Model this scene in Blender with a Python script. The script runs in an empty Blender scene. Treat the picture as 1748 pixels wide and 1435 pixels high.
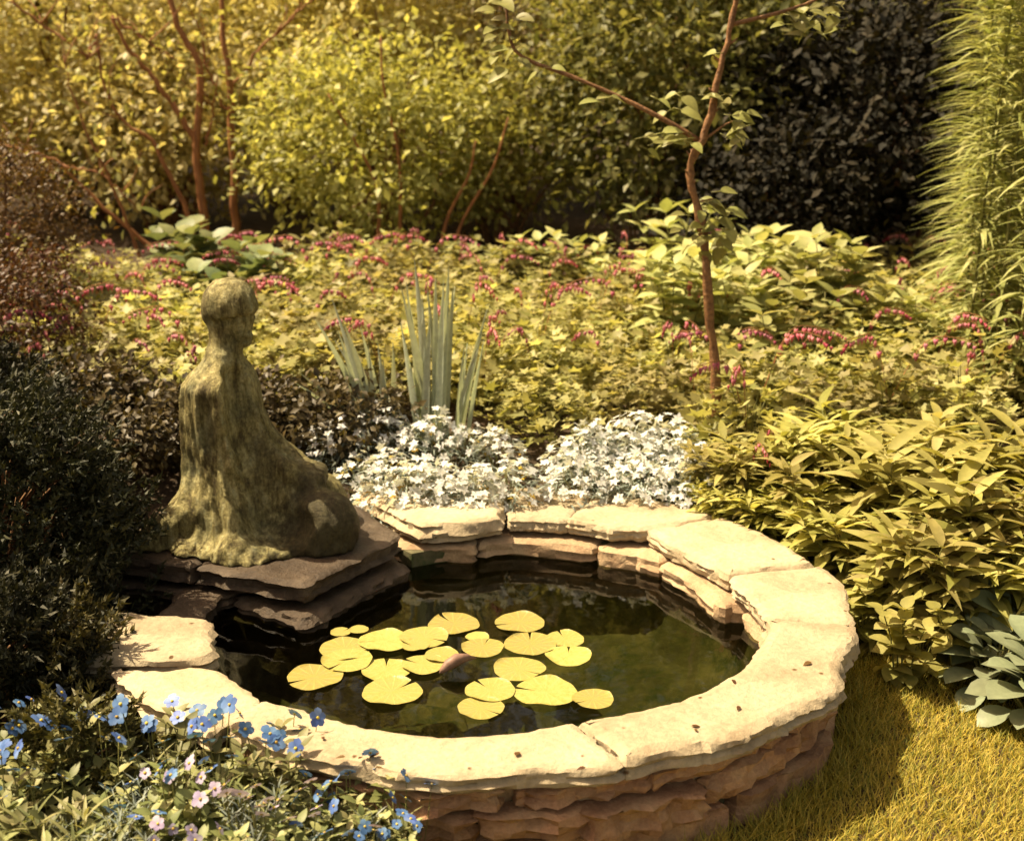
import bpy, math, random
import numpy as np
from mathutils import Vector
from mathutils.geometry import delaunay_2d_cdt
R = math.radians
rng = np.random.default_rng(7)
random.seed(7)
sc = bpy.context.scene
col = sc.collection

# ------------------------------------------------------------ camera, sky, sun, exposure
W0, H0, FPX = 1748.0, 1435.0, 2163.2
PITCH = R(15.25)
CAM = np.array([0.043, -3.325, 1.407])
cd = bpy.data.cameras.new('camera'); cam = bpy.data.objects.new('camera', cd); col.objects.link(cam)
cam.location = CAM; cam.rotation_euler = (R(90) - PITCH, 0, 0)
cd.sensor_width = 36; cd.sensor_fit = 'HORIZONTAL'; cd.lens = 36 * FPX / W0
cd.clip_start = 0.05; cd.clip_end = 300
cd.dof.use_dof = True; cd.dof.focus_distance = 3.3; cd.dof.aperture_fstop = 3.2
sc.camera = cam

SUN = Vector((-0.52, 0.15, 0.84)).normalized()
w = bpy.data.worlds.new('World'); sc.world = w; w.use_nodes = True
nt = w.node_tree; bg = nt.nodes['Background']
sky = nt.nodes.new('ShaderNodeTexSky'); sky.sky_type = 'NISHITA'; sky.sun_disc = False
sky.sun_elevation = math.asin(SUN.z); sky.sun_rotation = math.atan2(SUN.x, SUN.y)
sky.dust_density = 4.0; sky.air_density = 1.2; sky.ozone_density = 0.3
tint = nt.nodes.new('ShaderNodeMix'); tint.data_type = 'RGBA'; tint.blend_type = 'MULTIPLY'
tint.inputs[0].default_value = 1.0
nt.links.new(sky.outputs[0], tint.inputs[6]); tint.inputs[7].default_value = (1.0, 0.72, 0.45, 1)
nt.links.new(tint.outputs[2], bg.inputs[0]); bg.inputs[1].default_value = 0.108
sl = bpy.data.lights.new('sun', 'SUN'); so = bpy.data.objects.new('sun', sl); col.objects.link(so)
sl.energy = 4.6; sl.angle = R(0.6); sl.color = (1.0, 0.84, 0.56)
so.rotation_euler = SUN.to_track_quat('Z', 'Y').to_euler(); so.location = (-3, 0, 6)
vs = sc.view_settings
vs.view_transform = 'Standard'; vs.look = 'None'; vs.exposure = 1.42; vs.gamma = 1.0; vs.use_curve_mapping = False
sc.cycles.transparent_max_bounces = 12

# ------------------------------------------------------------ helpers
def ray(px, py):
    x = (px - W0/2)/FPX; y = -(py - H0/2)/FPX
    return np.array([x, math.cos(PITCH) + y*math.sin(PITCH), -math.sin(PITCH) + y*math.cos(PITCH)])
def at(px, py, z=None, Y=None):
    """photo pixel -> point on the level z, or at the depth Y where the thing stands"""
    d = ray(px, py)
    t = (z - CAM[2])/d[2] if z is not None else (Y - CAM[1])/d[1]
    return CAM + d*t
def ground_z(x, y):
    x = np.asarray(x, float); y = np.asarray(y, float)
    yy = y + 0.25*np.clip(np.abs(x) - 1.0, 0, 3)*0.4
    z = np.interp(yy, [-4, 0.15, 0.9, 1.3, 3.5, 6, 12, 40], [-.27, -.27, -.035, .06, .2, .36, .6, .8])
    return z + 0.015*np.sin(3.1*x + 1.3*y)*np.clip(yy, 0, 1)
def tag(o, label=None, cat=None, group=None, kind=None):
    if label: o['label'] = label
    if cat: o['category'] = cat
    if group: o['group'] = group
    if kind: o['kind'] = kind
    return o
def empty(name, loc=(0, 0, 0), rz=0):
    o = bpy.data.objects.new(name, None); col.objects.link(o)
    o.empty_display_size = 0.05
    o.location = loc; o.rotation_euler = (0, 0, rz); return o
def mesh_from(name, V, F, mat, smooth=False, sharp=None):
    """V (n,3); F an int array (m,k) or a list of faces"""
    me = bpy.data.meshes.new(name)
    V = np.asarray(V, np.float32)
    if isinstance(F, np.ndarray):
        m, k = F.shape
        me.vertices.add(len(V)); me.vertices.foreach_set('co', V.ravel())
        me.loops.add(m*k); me.loops.foreach_set('vertex_index', F.astype(np.int32).ravel())
        me.polygons.add(m); me.polygons.foreach_set('loop_start', np.arange(0, m*k, k, dtype=np.int32))
        me.update(calc_edges=True)
    else:
        me.from_pydata(V.tolist(), [], [list(map(int, f)) for f in F])
    me.validate()
    if mat: me.materials.append(mat)
    if smooth: me.shade_smooth()
    if sharp: me.set_sharp_from_angle(angle=R(sharp))
    return me
def obj(name, me, parent=None, loc=None, rot=None):
    o = bpy.data.objects.new(name, me); col.objects.link(o)
    if parent: o.parent = parent
    if loc is not None: o.location = loc
    if rot is not None: o.rotation_euler = rot
    return o
def children(o): return [c for c in bpy.data.objects if c.parent == o]
def copy_tree(o, loc, rz, s=1.0, kids=None):
    c = o.copy(); col.objects.link(c); c.location = loc; c.rotation_euler = (0, 0, rz); c.scale = (s, s, s)
    for ch in (kids if kids is not None else children(o)):
        k = ch.copy(); col.objects.link(k); k.parent = c
    return c
def nrm(v): return v/np.maximum(np.linalg.norm(v, axis=-1, keepdims=True), 1e-9)

# ---- leaf templates: (u along, v across, w up) and faces
def leaf_tpl(n, width, fold=.12, droop=.15, point=1.0, base=.5):
    us = np.linspace(0, 1, n + 1)
    V = []; F = []
    for i, u in enumerate(us):
        wv = (math.sin(math.pi*u**base)**point if 0 < u < 1 else 0)*width*.5
        z = -droop*u*u
        if i == 0 or i == n: V.append((u, 0, z))
        else: V += [(u, wv, z + fold*wv*2), (u, 0, z), (u, -wv, z + fold*wv*2)]
    def idx(i): return 0 if i == 0 else 1 + 3*(i - 1)
    last = len(V) - 1
    for i in range(n):
        if i == 0:
            a = idx(1); F += [(0, a+1, a), (0, a+2, a+1)]
        elif i == n - 1:
            a = idx(i); F += [(a, a+1, last), (a+1, a+2, last)]
        else:
            a, b = idx(i), idx(i+1)
            F += [(a, a+1, b+1), (a, b+1, b), (a+1, a+2, b+2), (a+1, b+2, b+1)]
    return np.array(V), np.array(F)
def lobed_tpl(lobes=5, depth=.58, cup=.3):
    V = [(.42, 0, 0)]; F = []
    k = lobes*2
    for i in range(k):
        a = math.pi + 2*math.pi*i/k
        r = .5 if i % 2 else .5*(1 - depth)
        if i == 0: r = .42
        V.append((.42 + r*math.cos(a)*1.1, r*math.sin(a), cup*(r*r)*(1 if i % 2 else 2)))
    for i in range(k): F.append((0, 1 + i, 1 + (i + 1) % k))
    return np.array(V), np.array(F)
T_OVAL = leaf_tpl(2, .55, base=.85)
T_OVAL3 = leaf_tpl(4, .52, .1, .22, base=.75)
T_ROUND = leaf_tpl(4, .8, .1, .25, .75, base=.8)
T_LANCE = leaf_tpl(6, .24, .15, .38, base=.7)
T_NARROW = leaf_tpl(3, .12, .1, .25, base=.7)
T_DROOP = leaf_tpl(5, .085, .1, .6, base=.6)
T_NEEDLE = (np.array([(0, .5, 0), (0, -.5, 0), (1, 0, 0)])*np.array([1, .18, 1]), np.array([(0, 1, 2)]))
T_LOBE = lobed_tpl()
def scatter(tpl, P, D, U, L, wid=None):
    """place a leaf template at each point P, along D, top side to U, length L"""
    TV, TF = tpl
    D = nrm(D); S = nrm(np.cross(U, D)); N = np.cross(D, S)
    L = np.asarray(L)[:, None, None]; wv = L if wid is None else np.asarray(wid)[:, None, None]
    V = P[:, None] + TV[None, :, 0:1]*D[:, None]*L + TV[None, :, 1:2]*S[:, None]*wv + TV[None, :, 2:3]*N[:, None]*L
    F = TF[None] + (np.arange(len(P))*len(TV))[:, None, None]
    return V.reshape(-1, 3), F.reshape(-1, TF.shape[1])
def merge(parts):
    Vs, Fs, o = [], [], 0
    for V, F in parts: Vs.append(V); Fs.append(F + o); o += len(V)
    return np.concatenate(Vs), np.concatenate(Fs)
def tube(pts, rad, sides=6, wob=0):
    pts = np.asarray(pts, float); n = len(pts); rad = np.broadcast_to(np.asarray(rad, float), (n,))
    T = nrm(np.gradient(pts, axis=0)); ref = np.array([.31, .87, .38])
    A = nrm(np.cross(T, ref)); B = np.cross(T, A)
    a = np.linspace(0, 2*np.pi, sides, endpoint=False)
    rr = rad[:, None]*(1 + wob*rng.normal(size=(n, sides)))
    V = pts[:, None] + rr[..., None]*(np.cos(a)[None, :, None]*A[:, None] + np.sin(a)[None, :, None]*B[:, None])
    V = V.reshape(-1, 3); F = []
    for i in range(n - 1):
        for j in range(sides):
            k = (j + 1) % sides
            F += [(i*sides + j, i*sides + k, (i+1)*sides + k), (i*sides + j, (i+1)*sides + k, (i+1)*sides + j)]
    c = len(V); V = np.vstack([V, pts[:1], pts[-1:]])
    for j in range(sides):
        k = (j + 1) % sides
        F += [(c, k, j), (c + 1, (n-1)*sides + j, (n-1)*sides + k)]
    return V, np.array(F)
def spline(pts, n):
    pts = np.asarray(pts, float); m = len(pts)
    if m == 2: return pts[0] + (pts[1] - pts[0])*np.linspace(0, 1, n)[:, None]
    P = np.vstack([2*pts[0] - pts[1], pts, 2*pts[-1] - pts[-2]])
    out = []
    for t in np.linspace(0, m - 1 - 1e-6, n):
        i = int(t); f = t - i; a, b, c, d = P[i:i+4]
        out.append(.5*((2*b) + (-a + c)*f + (2*a - 5*b + 4*c - d)*f*f + (-a + 3*b - 3*c + d)*f**3))
    return np.array(out)
def rand_dir(n, up=0.0, flat=1.0):
    v = rng.normal(size=(n, 3)); v[:, 2] = v[:, 2]*flat + up; return nrm(v)

# ------------------------------------------------------------ materials
def new_mat(name):
    m = bpy.data.materials.new(name); m.use_nodes = True
    t = m.node_tree; b = t.nodes['Principled BSDF']; return m, t, b
def ramp(t, fac, stops):
    r = t.nodes.new('ShaderNodeValToRGB'); e = r.color_ramp.elements
    while len(e) < len(stops): e.new(.5)
    for el, (p, c) in zip(e, stops): el.position = p; el.color = (*c, 1)
    t.links.new(fac, r.inputs[0]); return r.outputs[0]
def noise(t, scale, detail=4, rough=.55, vec=None):
    n = t.nodes.new('ShaderNodeTexNoise'); n.inputs['Scale'].default_value = scale
    n.inputs['Detail'].default_value = detail; n.inputs['Roughness'].default_value = rough
    if vec is not None: t.links.new(vec, n.inputs['Vector'])
    return n.outputs['Fac']
def coords(t, scale=(1, 1, 1), kind='Object'):
    c = t.nodes.new('ShaderNodeTexCoord'); m = t.nodes.new('ShaderNodeMapping'); m.inputs['Scale'].default_value = scale
    t.links.new(c.outputs[kind], m.inputs[0]); return m.outputs[0]
def mixc(t, fac, a, b, mode='MIX'):
    m = t.nodes.new('ShaderNodeMix'); m.data_type = 'RGBA'; m.blend_type = mode
    for s, v in ((m.inputs[0], fac), (m.inputs[6], a), (m.inputs[7], b)):
        if isinstance(v, (int, float)): s.default_value = v
        elif isinstance(v, tuple): s.default_value = (*v, 1)
        else: t.links.new(v, s)
    return m.outputs[2]
def bump(t, b, h, strength=.4, dist=.01):
    n = t.nodes.new('ShaderNodeBump'); n.inputs['Strength'].default_value = strength; n.inputs['Distance'].default_value = dist
    t.links.new(h, n.inputs['Height']); t.links.new(n.outputs[0], b.inputs['Normal'])
def leaf_mat(name, cols, trans=.35, rough=.5, vary=.5):
    m, t, b = new_mat(name)
    g = t.nodes.new('ShaderNodeNewGeometry'); oi = t.nodes.new('ShaderNodeObjectInfo')
    k = len(cols)
    c = ramp(t, g.outputs['Random Per Island'], [(i/(k - 1), cc) for i, cc in enumerate(cols)])
    hs = t.nodes.new('ShaderNodeHueSaturation'); t.links.new(c, hs.inputs['Color'])
    mr = t.nodes.new('ShaderNodeMapRange'); mr.inputs['To Min'].default_value = 1 - vary*.5; mr.inputs['To Max'].default_value = 1 + vary*.5
    t.links.new(oi.outputs['Random'], mr.inputs[0]); t.links.new(mr.outputs[0], hs.inputs['Value'])
    mr2 = t.nodes.new('ShaderNodeMapRange'); mr2.inputs['To Min'].default_value = .485; mr2.inputs['To Max'].default_value = .515
    t.links.new(oi.outputs['Random'], mr2.inputs[0]); t.links.new(mr2.outputs[0], hs.inputs['Hue'])
    n = noise(t, 40, 3, .6, coords(t))
    cc = mixc(t, .45, hs.outputs[0], ramp(t, n, [(.3, (.45, .45, .45)), (.7, (1.0, 1.0, 1.0))]), 'MULTIPLY')
    t.links.new(cc, b.inputs['Base Color']); b.inputs['Roughness'].default_value = rough
    b.inputs['Specular IOR Level'].default_value = .3
    tr = t.nodes.new('ShaderNodeBsdfTranslucent')
    t.links.new(mixc(t, 1.0, cc, (1.15, 1.1, .65), 'MULTIPLY'), tr.inputs[0])
    ms = t.nodes.new('ShaderNodeMixShader'); ms.inputs[0].default_value = trans
    t.links.new(b.outputs[0], ms.inputs[1]); t.links.new(tr.outputs[0], ms.inputs[2])
    t.links.new(ms.outputs[0], t.nodes['Material Output'].inputs[0]); return m
def stone_mat(name, a, b_, c, rough=.85, scale=6, speck=True, moss=None, bstr=.6):
    m, t, b = new_mat(name); v = coords(t)
    oi = t.nodes.new('ShaderNodeObjectInfo')
    big = noise(t, scale, 6, .65, v); fine = noise(t, scale*14, 5, .7, v)
    cc = ramp(t, big, [(.28, a), (.52, b_), (.78, c)])
    cc = mixc(t, .55, cc, ramp(t, fine, [(.3, (.55, .52, .48)), (.65, (1.08, 1.06, 1.02))]), 'MULTIPLY')
    hv = t.nodes.new('ShaderNodeHueSaturation'); mr = t.nodes.new('ShaderNodeMapRange')
    mr.inputs['To Min'].default_value = .82; mr.inputs['To Max'].default_value = 1.15
    t.links.new(oi.outputs['Random'], mr.inputs[0]); t.links.new(mr.outputs[0], hv.inputs['Value']); t.links.new(cc, hv.inputs['Color'])
    cc = hv.outputs[0]
    if speck:
        vo = t.nodes.new('ShaderNodeTexVoronoi'); vo.inputs['Scale'].default_value = 16; t.links.new(v, vo.inputs['Vector'])
        n2 = noise(t, 60, 4, .7, v)
        ad = t.nodes.new('ShaderNodeMath'); ad.operation = 'MULTIPLY_ADD'; ad.inputs[1].default_value = .22
        t.links.new(n2, ad.inputs[0]); t.links.new(vo.outputs['Distance'], ad.inputs[2])
        sel = t.nodes.new('ShaderNodeSeparateColor'); t.links.new(vo.outputs['Color'], sel.inputs[0])
        gate = t.nodes.new('ShaderNodeMath'); gate.operation = 'GREATER_THAN'; gate.inputs[1].default_value = .62
        t.links.new(sel.outputs[0], gate.inputs[0])
        sp = ramp(t, ad.outputs[0], [(.17, (1, 1, 1)), (.23, (0, 0, 0))])
        mu = t.nodes.new('ShaderNodeMath'); mu.operation = 'MULTIPLY'; t.links.new(sp, mu.inputs[0]); t.links.new(gate.outputs[0], mu.inputs[1])
        cc = mixc(t, mu.outputs[0], cc, (.09, .05, .02))
    if moss:
        n3 = noise(t, 9, 6, .7, v); cc = mixc(t, ramp(t, n3, [(.5, (0, 0, 0)), (.62, (.8, .8, .8))]), cc, moss)
    t.links.new(cc, b.inputs['Base Color']); b.inputs['Roughness'].default_value = rough
    b.inputs['Specular IOR Level'].default_value = .2
    h = t.nodes.new('ShaderNodeMath'); h.operation = 'MULTIPLY_ADD'; h.inputs[1].default_value = .35
    t.links.new(fine, h.inputs[0]); t.links.new(noise(t, scale*3.5, 8, .7, v), h.inputs[2])
    bump(t, b, h.outputs[0], bstr, .012); return m
def plain_mat(name, c1, c2, scale=30, rough=.7, bstr=.3, stretch=(1, 1, 1)):
    m, t, b = new_mat(name); v = coords(t, stretch); n = noise(t, scale, 5, .65, v)
    t.links.new(ramp(t, n, [(.3, c1), (.7, c2)]), b.inputs['Base Color']); b.inputs['Roughness'].default_value = rough
    b.inputs['Specular IOR Level'].default_value = .25
    bump(t, b, n, bstr, .008); return m

M = {}
M['coping'] = stone_mat('pale_sandstone', (.27, .20, .125), (.41, .34, .23), (.47, .41, .30), scale=4)
M['course'] = stone_mat('tan_sandstone', (.24, .15, .09), (.40, .29, .18), (.50, .40, .27), scale=7, speck=False)
M['wall'] = stone_mat('red_brown_sandstone', (.22, .105, .065), (.44, .26, .15), (.60, .42, .25), scale=7, speck=False, bstr=.9)
M['plinth'] = stone_mat('dark_wet_flagstone', (.035, .024, .017), (.085, .062, .043), (.19, .15, .11), rough=.45, scale=6, speck=False, bstr=.8)
M['basin'] = stone_mat('mossy_basin_stone', (.04, .04, .02), (.12, .11, .06), (.24, .20, .13), scale=4, speck=False, moss=(.035, .055, .015))
M['soil'] = plain_mat('dark_soil', (.022, .014, .008), (.07, .045, .026), 22, .95, .8)
M['bark_red'] = plain_mat('reddish_bark', (.16, .06, .024), (.34, .15, .055), 18, .7, .6, (3, 3, .7))
M['bark'] = plain_mat('brown_bark', (.10, .05, .025), (.24, .13, .06), 25, .8, .7, (3, 3, .8))
M['bark_sap'] = plain_mat('sapling_bark', (.085, .038, .018), (.28, .145, .06), 60, .6, .8, (1, 1, 1))
M['stem'] = plain_mat('green_stem', (.10, .11, .03), (.18, .16, .05), 40, .6, .2)

# statue: weathered bronze with pale green and ochre patina
def bronze():
    m, t, b = new_mat('weathered_bronze'); v = coords(t, (1, 1, .2)); v2 = coords(t)
    n1 = noise(t, 30, 8, .72, v); n2 = noise(t, 85, 6, .75, v2); n3 = noise(t, 5, 4, .6, v2)
    cc = ramp(t, n1, [(.30, (.05, .036, .018)), (.40, (.13, .105, .042)), (.48, (.27, .235, .095)), (.58, (.42, .38, .19)), (.74, (.30, .36, .25))])
    cc = mixc(t, ramp(t, n3, [(.5, (0, 0, 0)), (.7, (.5, .5, .5))]), cc, (.10, .14, .10))
    # dark bronze patches and dark knee, also painted to stand in for shade
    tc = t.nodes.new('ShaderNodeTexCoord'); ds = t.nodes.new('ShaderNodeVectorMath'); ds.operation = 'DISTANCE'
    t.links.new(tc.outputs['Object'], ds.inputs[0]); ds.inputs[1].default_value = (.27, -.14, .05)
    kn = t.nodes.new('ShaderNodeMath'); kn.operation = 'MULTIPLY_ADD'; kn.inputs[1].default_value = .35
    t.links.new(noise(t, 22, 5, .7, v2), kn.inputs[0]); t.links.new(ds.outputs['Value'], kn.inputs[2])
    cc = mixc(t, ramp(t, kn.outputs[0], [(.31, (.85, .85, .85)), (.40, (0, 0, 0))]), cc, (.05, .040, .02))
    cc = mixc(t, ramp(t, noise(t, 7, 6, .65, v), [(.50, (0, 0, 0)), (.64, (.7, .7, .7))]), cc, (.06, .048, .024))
    cc = mixc(t, .7, cc, ramp(t, n2, [(.38, (.16, .14, .11)), (.64, (.86, .86, .82))]), 'MULTIPLY')
    t.links.new(cc, b.inputs['Base Color']); b.inputs['Roughness'].default_value = .62; b.inputs['Metallic'].default_value = .45
    b.inputs['Specular IOR Level'].default_value = .35
    h = t.nodes.new('ShaderNodeMath'); h.operation = 'MULTIPLY_ADD'; h.inputs[1].default_value = .5
    t.links.new(n2, h.inputs[0]); t.links.new(n1, h.inputs[2]); bump(t, b, h.outputs[0], .75, .012); return m
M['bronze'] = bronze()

def water_mat():
    m, t, b = new_mat('pond_water'); t.nodes.remove(b)
    gl = t.nodes.new('ShaderNodeBsdfGlossy'); gl.inputs['Roughness'].default_value = .03
    tp = t.nodes.new('ShaderNodeBsdfTransparent'); tp.inputs[0].default_value = (.40, .42, .26, 1)
    fr = t.nodes.new('ShaderNodeFresnel'); fr.inputs[0].default_value = 1.33
    ms = t.nodes.new('ShaderNodeMixShader'); t.links.new(fr.outputs[0], ms.inputs[0])
    t.links.new(tp.outputs[0], ms.inputs[1]); t.links.new(gl.outputs[0], ms.inputs[2])
    bp = t.nodes.new('ShaderNodeBump'); bp.inputs['Strength'].default_value = .06; bp.inputs['Distance'].default_value = .01
    t.links.new(noise(t, 9, 2, .5, coords(t)), bp.inputs['Height']); t.links.new(bp.outputs[0], gl.inputs['Normal'])
    t.links.new(ms.outputs[0], t.nodes['Material Output'].inputs[0]); return m
M['water'] = water_mat()

# foliage
M['lf_bed'] = leaf_mat('bed_leaf', [(.22, .22, .06), (.36, .34, .12), (.50, .46, .20), (.42, .39, .16)], .48)
M['lf_bed2'] = leaf_mat('blue_green_bed_leaf', [(.117, .156, .065), (.195, .234, .111), (.286, .299, .130)], .3)
M['lf_pale'] = leaf_mat('pale_leaf', [(.25, .27, .09), (.38, .38, .15), (.48, .46, .21)], .35)
M['lf_sap'] = leaf_mat('sapling_leaf', [(.16, .17, .04), (.24, .24, .07), (.33, .31, .11)], .35)
M['lf_lance'] = leaf_mat('lance_leaf', [(.23, .22, .05), (.36, .33, .09), (.49, .44, .16)], .42, .65)
M['lf_hosta'] = leaf_mat('blue_green_leaf', [(.11, .15, .10), (.20, .24, .15), (.36, .36, .20)], .2, .45)
M['lf_feather'] = leaf_mat('feathery_leaf', [(.22, .24, .07), (.36, .37, .14), (.48, .47, .22)], .4)
M['lf_gold'] = leaf_mat('golden_leaf', [(.36, .30, .12), (.50, .43, .21), (.60, .53, .31)], .55)
M['lf_olive'] = leaf_mat('olive_leaf', [(.20, .195, .055), (.34, .32, .10), (.48, .44, .17)], .5)
M['lf_green'] = leaf_mat('mid_green_leaf', [(.10, .11, .03), (.19, .19, .055), (.31, .29, .11)], .45)
M['lf_dark'] = leaf_mat('shade_darkened_leaf', [(.008, .008, .003), (.017, .016, .006), (.038, .031, .012)], .15, .8)  # dark evergreen leaves, the hollow's deep shade blackened into the colour
M['lf_brown'] = leaf_mat('bronze_brown_leaf', [(.045, .02, .008), (.10, .048, .016), (.15, .085, .025)], .3)
M['lf_dim'] = leaf_mat('shade_dimmed_brown_leaf', [(.035, .026, .010), (.07, .052, .02), (.12, .09, .032)], .2)  # brown leaves, the low shade behind the figure dimmed into the colour
M['lf_conifer'] = leaf_mat('conifer_needle', [(.012, .015, .006), (.024, .027, .010), (.055, .052, .016)], .1, .6)
M['lf_conifer2'] = leaf_mat('conifer_young_needle', [(.05, .05, .014), (.09, .085, .022), (.14, .12, .03)], .2, .6)
M['lf_front'] = leaf_mat('front_leaf', [(.12, .14, .05), (.22, .23, .085), (.36, .34, .15)], .3)
M['lf_grey'] = leaf_mat('grey_leaf', [(.12, .16, .14), (.22, .26, .23), (.30, .33, .27)], .2)
M['iris'] = leaf_mat('iris_leaf', [(.33, .40, .32), (.42, .47, .37), (.50, .53, .41)], .35, .45)
M['pet_white'] = leaf_mat('white_petal', [(.60, .62, .66), (.72, .74, .76), (.75, .73, .66)], .3, .6, .15)
M['pet_pink'] = leaf_mat('pink_petal', [(.40, .05, .10), (.54, .13, .20), (.64, .28, .33)], .35, .6, .4)
M['pet_blue'] = leaf_mat('blue_petal', [(.045, .10, .30), (.09, .18, .42), (.16, .27, .50)], .2, .5, .4)
M['pet_lilac'] = leaf_mat('lilac_petal', [(.28, .23, .42), (.40, .34, .50), (.50, .45, .55)], .2, .5, .3)
M['pet_yellow'] = leaf_mat('yellow_petal', [(.55, .38, .04), (.65, .48, .08)], .2)
M['pad'] = leaf_mat('lily_pad', [(.26, .27, .085), (.34, .32, .105), (.40, .35, .13)], .1, .34, .45)
M['grass'] = leaf_mat('golden_grass', [(.17, .19, .03), (.30, .26, .035), (.44, .33, .045), (.58, .44, .10)], .35, .6)
def pad_detail():
    """fine radiating veins and blotches on the pads"""
    m = M['pad']; t = m.node_tree; b = t.nodes['Principled BSDF']; v = coords(t)
    gr = t.nodes.new('ShaderNodeTexGradient'); gr.gradient_type = 'RADIAL'; t.links.new(v, gr.inputs[0])
    wv = t.nodes.new('ShaderNodeMath'); wv.operation = 'MULTIPLY'; wv.inputs[1].default_value = 2*math.pi*15; t.links.new(gr.outputs['Fac'], wv.inputs[0])
    sn = t.nodes.new('ShaderNodeMath'); sn.operation = 'SINE'; t.links.new(wv.outputs[0], sn.inputs[0])
    vein = ramp(t, sn.outputs[0], [(.0, (0, 0, 0)), (.92, (.05, .05, .05)), (1.0, (.5, .5, .5))])
    old = b.inputs['Base Color'].links[0].from_socket
    bl = ramp(t, noise(t, 3.5, 6, .7, v), [(.38, (0, 0, 0)), (.62, (.7, .7, .7))])
    c = mixc(t, bl, old, (.33, .25, .05)); c = mixc(t, vein, c, (.46, .40, .14)); t.links.new(c, b.inputs['Base Color'])
    ad = t.nodes.new('ShaderNodeMath'); ad.operation = 'ADD'; t.links.new(noise(t, 7, 4, .6, v), ad.inputs[0]); t.links.new(vein, ad.inputs[1]); bump(t, b, ad.outputs[0], .2, .02)
pad_detail()
M['bud'] = plain_mat('pink_brown_bud', (.12, .07, .05), (.26, .16, .12), 40, .5, .2)

# ------------------------------------------------------------ ground, lawn
def polar_sheet(name, r0, r1, mat, zf, n=160, rings=None):
    rs = np.array(rings) if rings is not None else r0*(r1/r0)**np.linspace(0, 1, 70)
    a = np.linspace(0, 2*np.pi, n, endpoint=False)
    X = rs[:, None]*np.cos(a); Y = rs[:, None]*np.sin(a); Z = zf(X, Y)
    V = np.stack([X, Y, Z], -1).reshape(-1, 3); F = []
    for i in range(len(rs) - 1):
        j = np.arange(n); k = (j + 1) % n
        F.append(np.stack([i*n + j, (i+1)*n + j, (i+1)*n + k, i*n + k], 1))
    return obj(name, mesh_from(name, V, np.concatenate(F), mat, True))
tag(polar_sheet('ground', .89, 60, M['soil'], ground_z), 'dark garden soil rising gently behind the pond', kind='structure')

# ------------------------------------------------------------ stones
def vnoise(p, seed, f):
    """cheap smooth noise on points"""
    s = seed*1.7
    return (np.sin(p[:, 0]*f + s)*np.cos(p[:, 1]*f*1.3 + s*2.1) + .5*np.sin(p[:, 0]*f*2.3 + p[:, 1]*f*1.9 + s*.7)
            + .35*np.cos(p[:, 1]*f*4.1 - p[:, 0]*f*3.7 + s*1.3))/1.85
def resample(poly, step):
    poly = np.asarray(poly, float); out = []
    for i in range(len(poly)):
        a, b = poly[i], poly[(i+1) % len(poly)]
        k = max(1, int(round(np.linalg.norm(b - a)/step)))
        for j in range(k): out.append(a + (b - a)*j/k)
    return np.array(out)
def stone(name, poly, zt, zb, mat, parent, seed, rough=.010, step=.022, tilt=(0, 0), strata=5, edge=.010, sharp=26, grit=.25):
    """one stone: rings from the bottom to a worn top edge, chipped and uneven; outline counter-clockwise"""
    P = resample(poly, step)
    P = .5*P + .25*np.roll(P, 1, 0) + .25*np.roll(P, -1, 0)
    T = np.roll(P, -1, 0) - np.roll(P, 1, 0); N = nrm(np.stack([T[:, 1], -T[:, 0]], 1))
    c = P.mean(0); rs = np.random.default_rng(seed); n = len(P)
    wob = rough*(vnoise(P, seed, 9) + .6*vnoise(P, seed + 3, 31)) + rs.normal(size=n)*rough*.22
    rings = []
    th = zt - zb
    off = rs.uniform(-1, 1, strata + 1)*rough*.9
    for k in range(strata + 1):
        f = k/strata; z = zb + (th - edge)*f
        o = off[k] + rough*.8*vnoise(P + k*.13, seed + k, 17) + rs.normal(size=n)*rough*grit
        if k == 0: o = o - rough
        zj = th*.07*vnoise(P, seed + 9 + k, 12) if 0 < k < strata else 0
        rings.append(np.c_[P + N*(wob + o)[:, None], np.full(n, z) + zj])
    for ins, dz in ((edge*.9, edge*.35), (edge*2.4, 0.0)):
        zz = zt - dz + .0035*vnoise(P, seed + 5, 14)*(1 if dz else .7)
        rings.append(np.c_[P + N*(wob + off[-1] - ins)[:, None], zz])
    V = np.concatenate(rings)
    V[:, 2] += (V[:, 0] - c[0])*tilt[0] + (V[:, 1] - c[1])*tilt[1]
    V -= np.array([c[0], c[1], zt])
    F = []
    for i in range(len(rings) - 1):
        for j in range(n):
            k = (j + 1) % n; F.append((i*n + j, i*n + k, (i+1)*n + k, (i+1)*n + j))
    F.append(tuple(range(n - 1, -1, -1)))
    top = V[(len(rings)-1)*n:]                       # worn, slightly hollow top
    lo, hi = top[:, :2].min(0), top[:, :2].max(0); gs = max(.035, step*1.6)
    gx, gy = np.meshgrid(np.arange(lo[0], hi[0], gs), np.arange(lo[1], hi[1], gs)); G = np.c_[gx.ravel(), gy.ravel()]
    G = G[np.array([np.min(np.sum((top[:, :2] - q)**2, 1)) > (gs*.6)**2 for q in G])] if len(G) else G
    pts = [Vector(q) for q in top[:, :2]] + [Vector(q) for q in G]
    cv, _, cf, ov, _, _ = delaunay_2d_cdt(pts, [], [list(range(n))], 1, 1e-5)
    b0 = len(V); X = []
    for q, src in zip(cv, ov):
        if src and src[0] < n: X.append(top[src[0]])
        else:
            w_ = np.array([[q[0] + c[0], q[1] + c[1]]]); X.append((q[0], q[1], float(.0045*vnoise(w_, seed + 5, 14)[0] + .003*vnoise(w_, seed + 6, 40)[0]) + q[0]*tilt[0] + q[1]*tilt[1]))
    V = np.vstack([V, np.array(X)]); F += [tuple(b0 + i for i in f) for f in cf]
    me = mesh_from(name, V, F, mat, True, sharp)
    return obj(name, me, parent, (c[0], c[1], zt))
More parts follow.
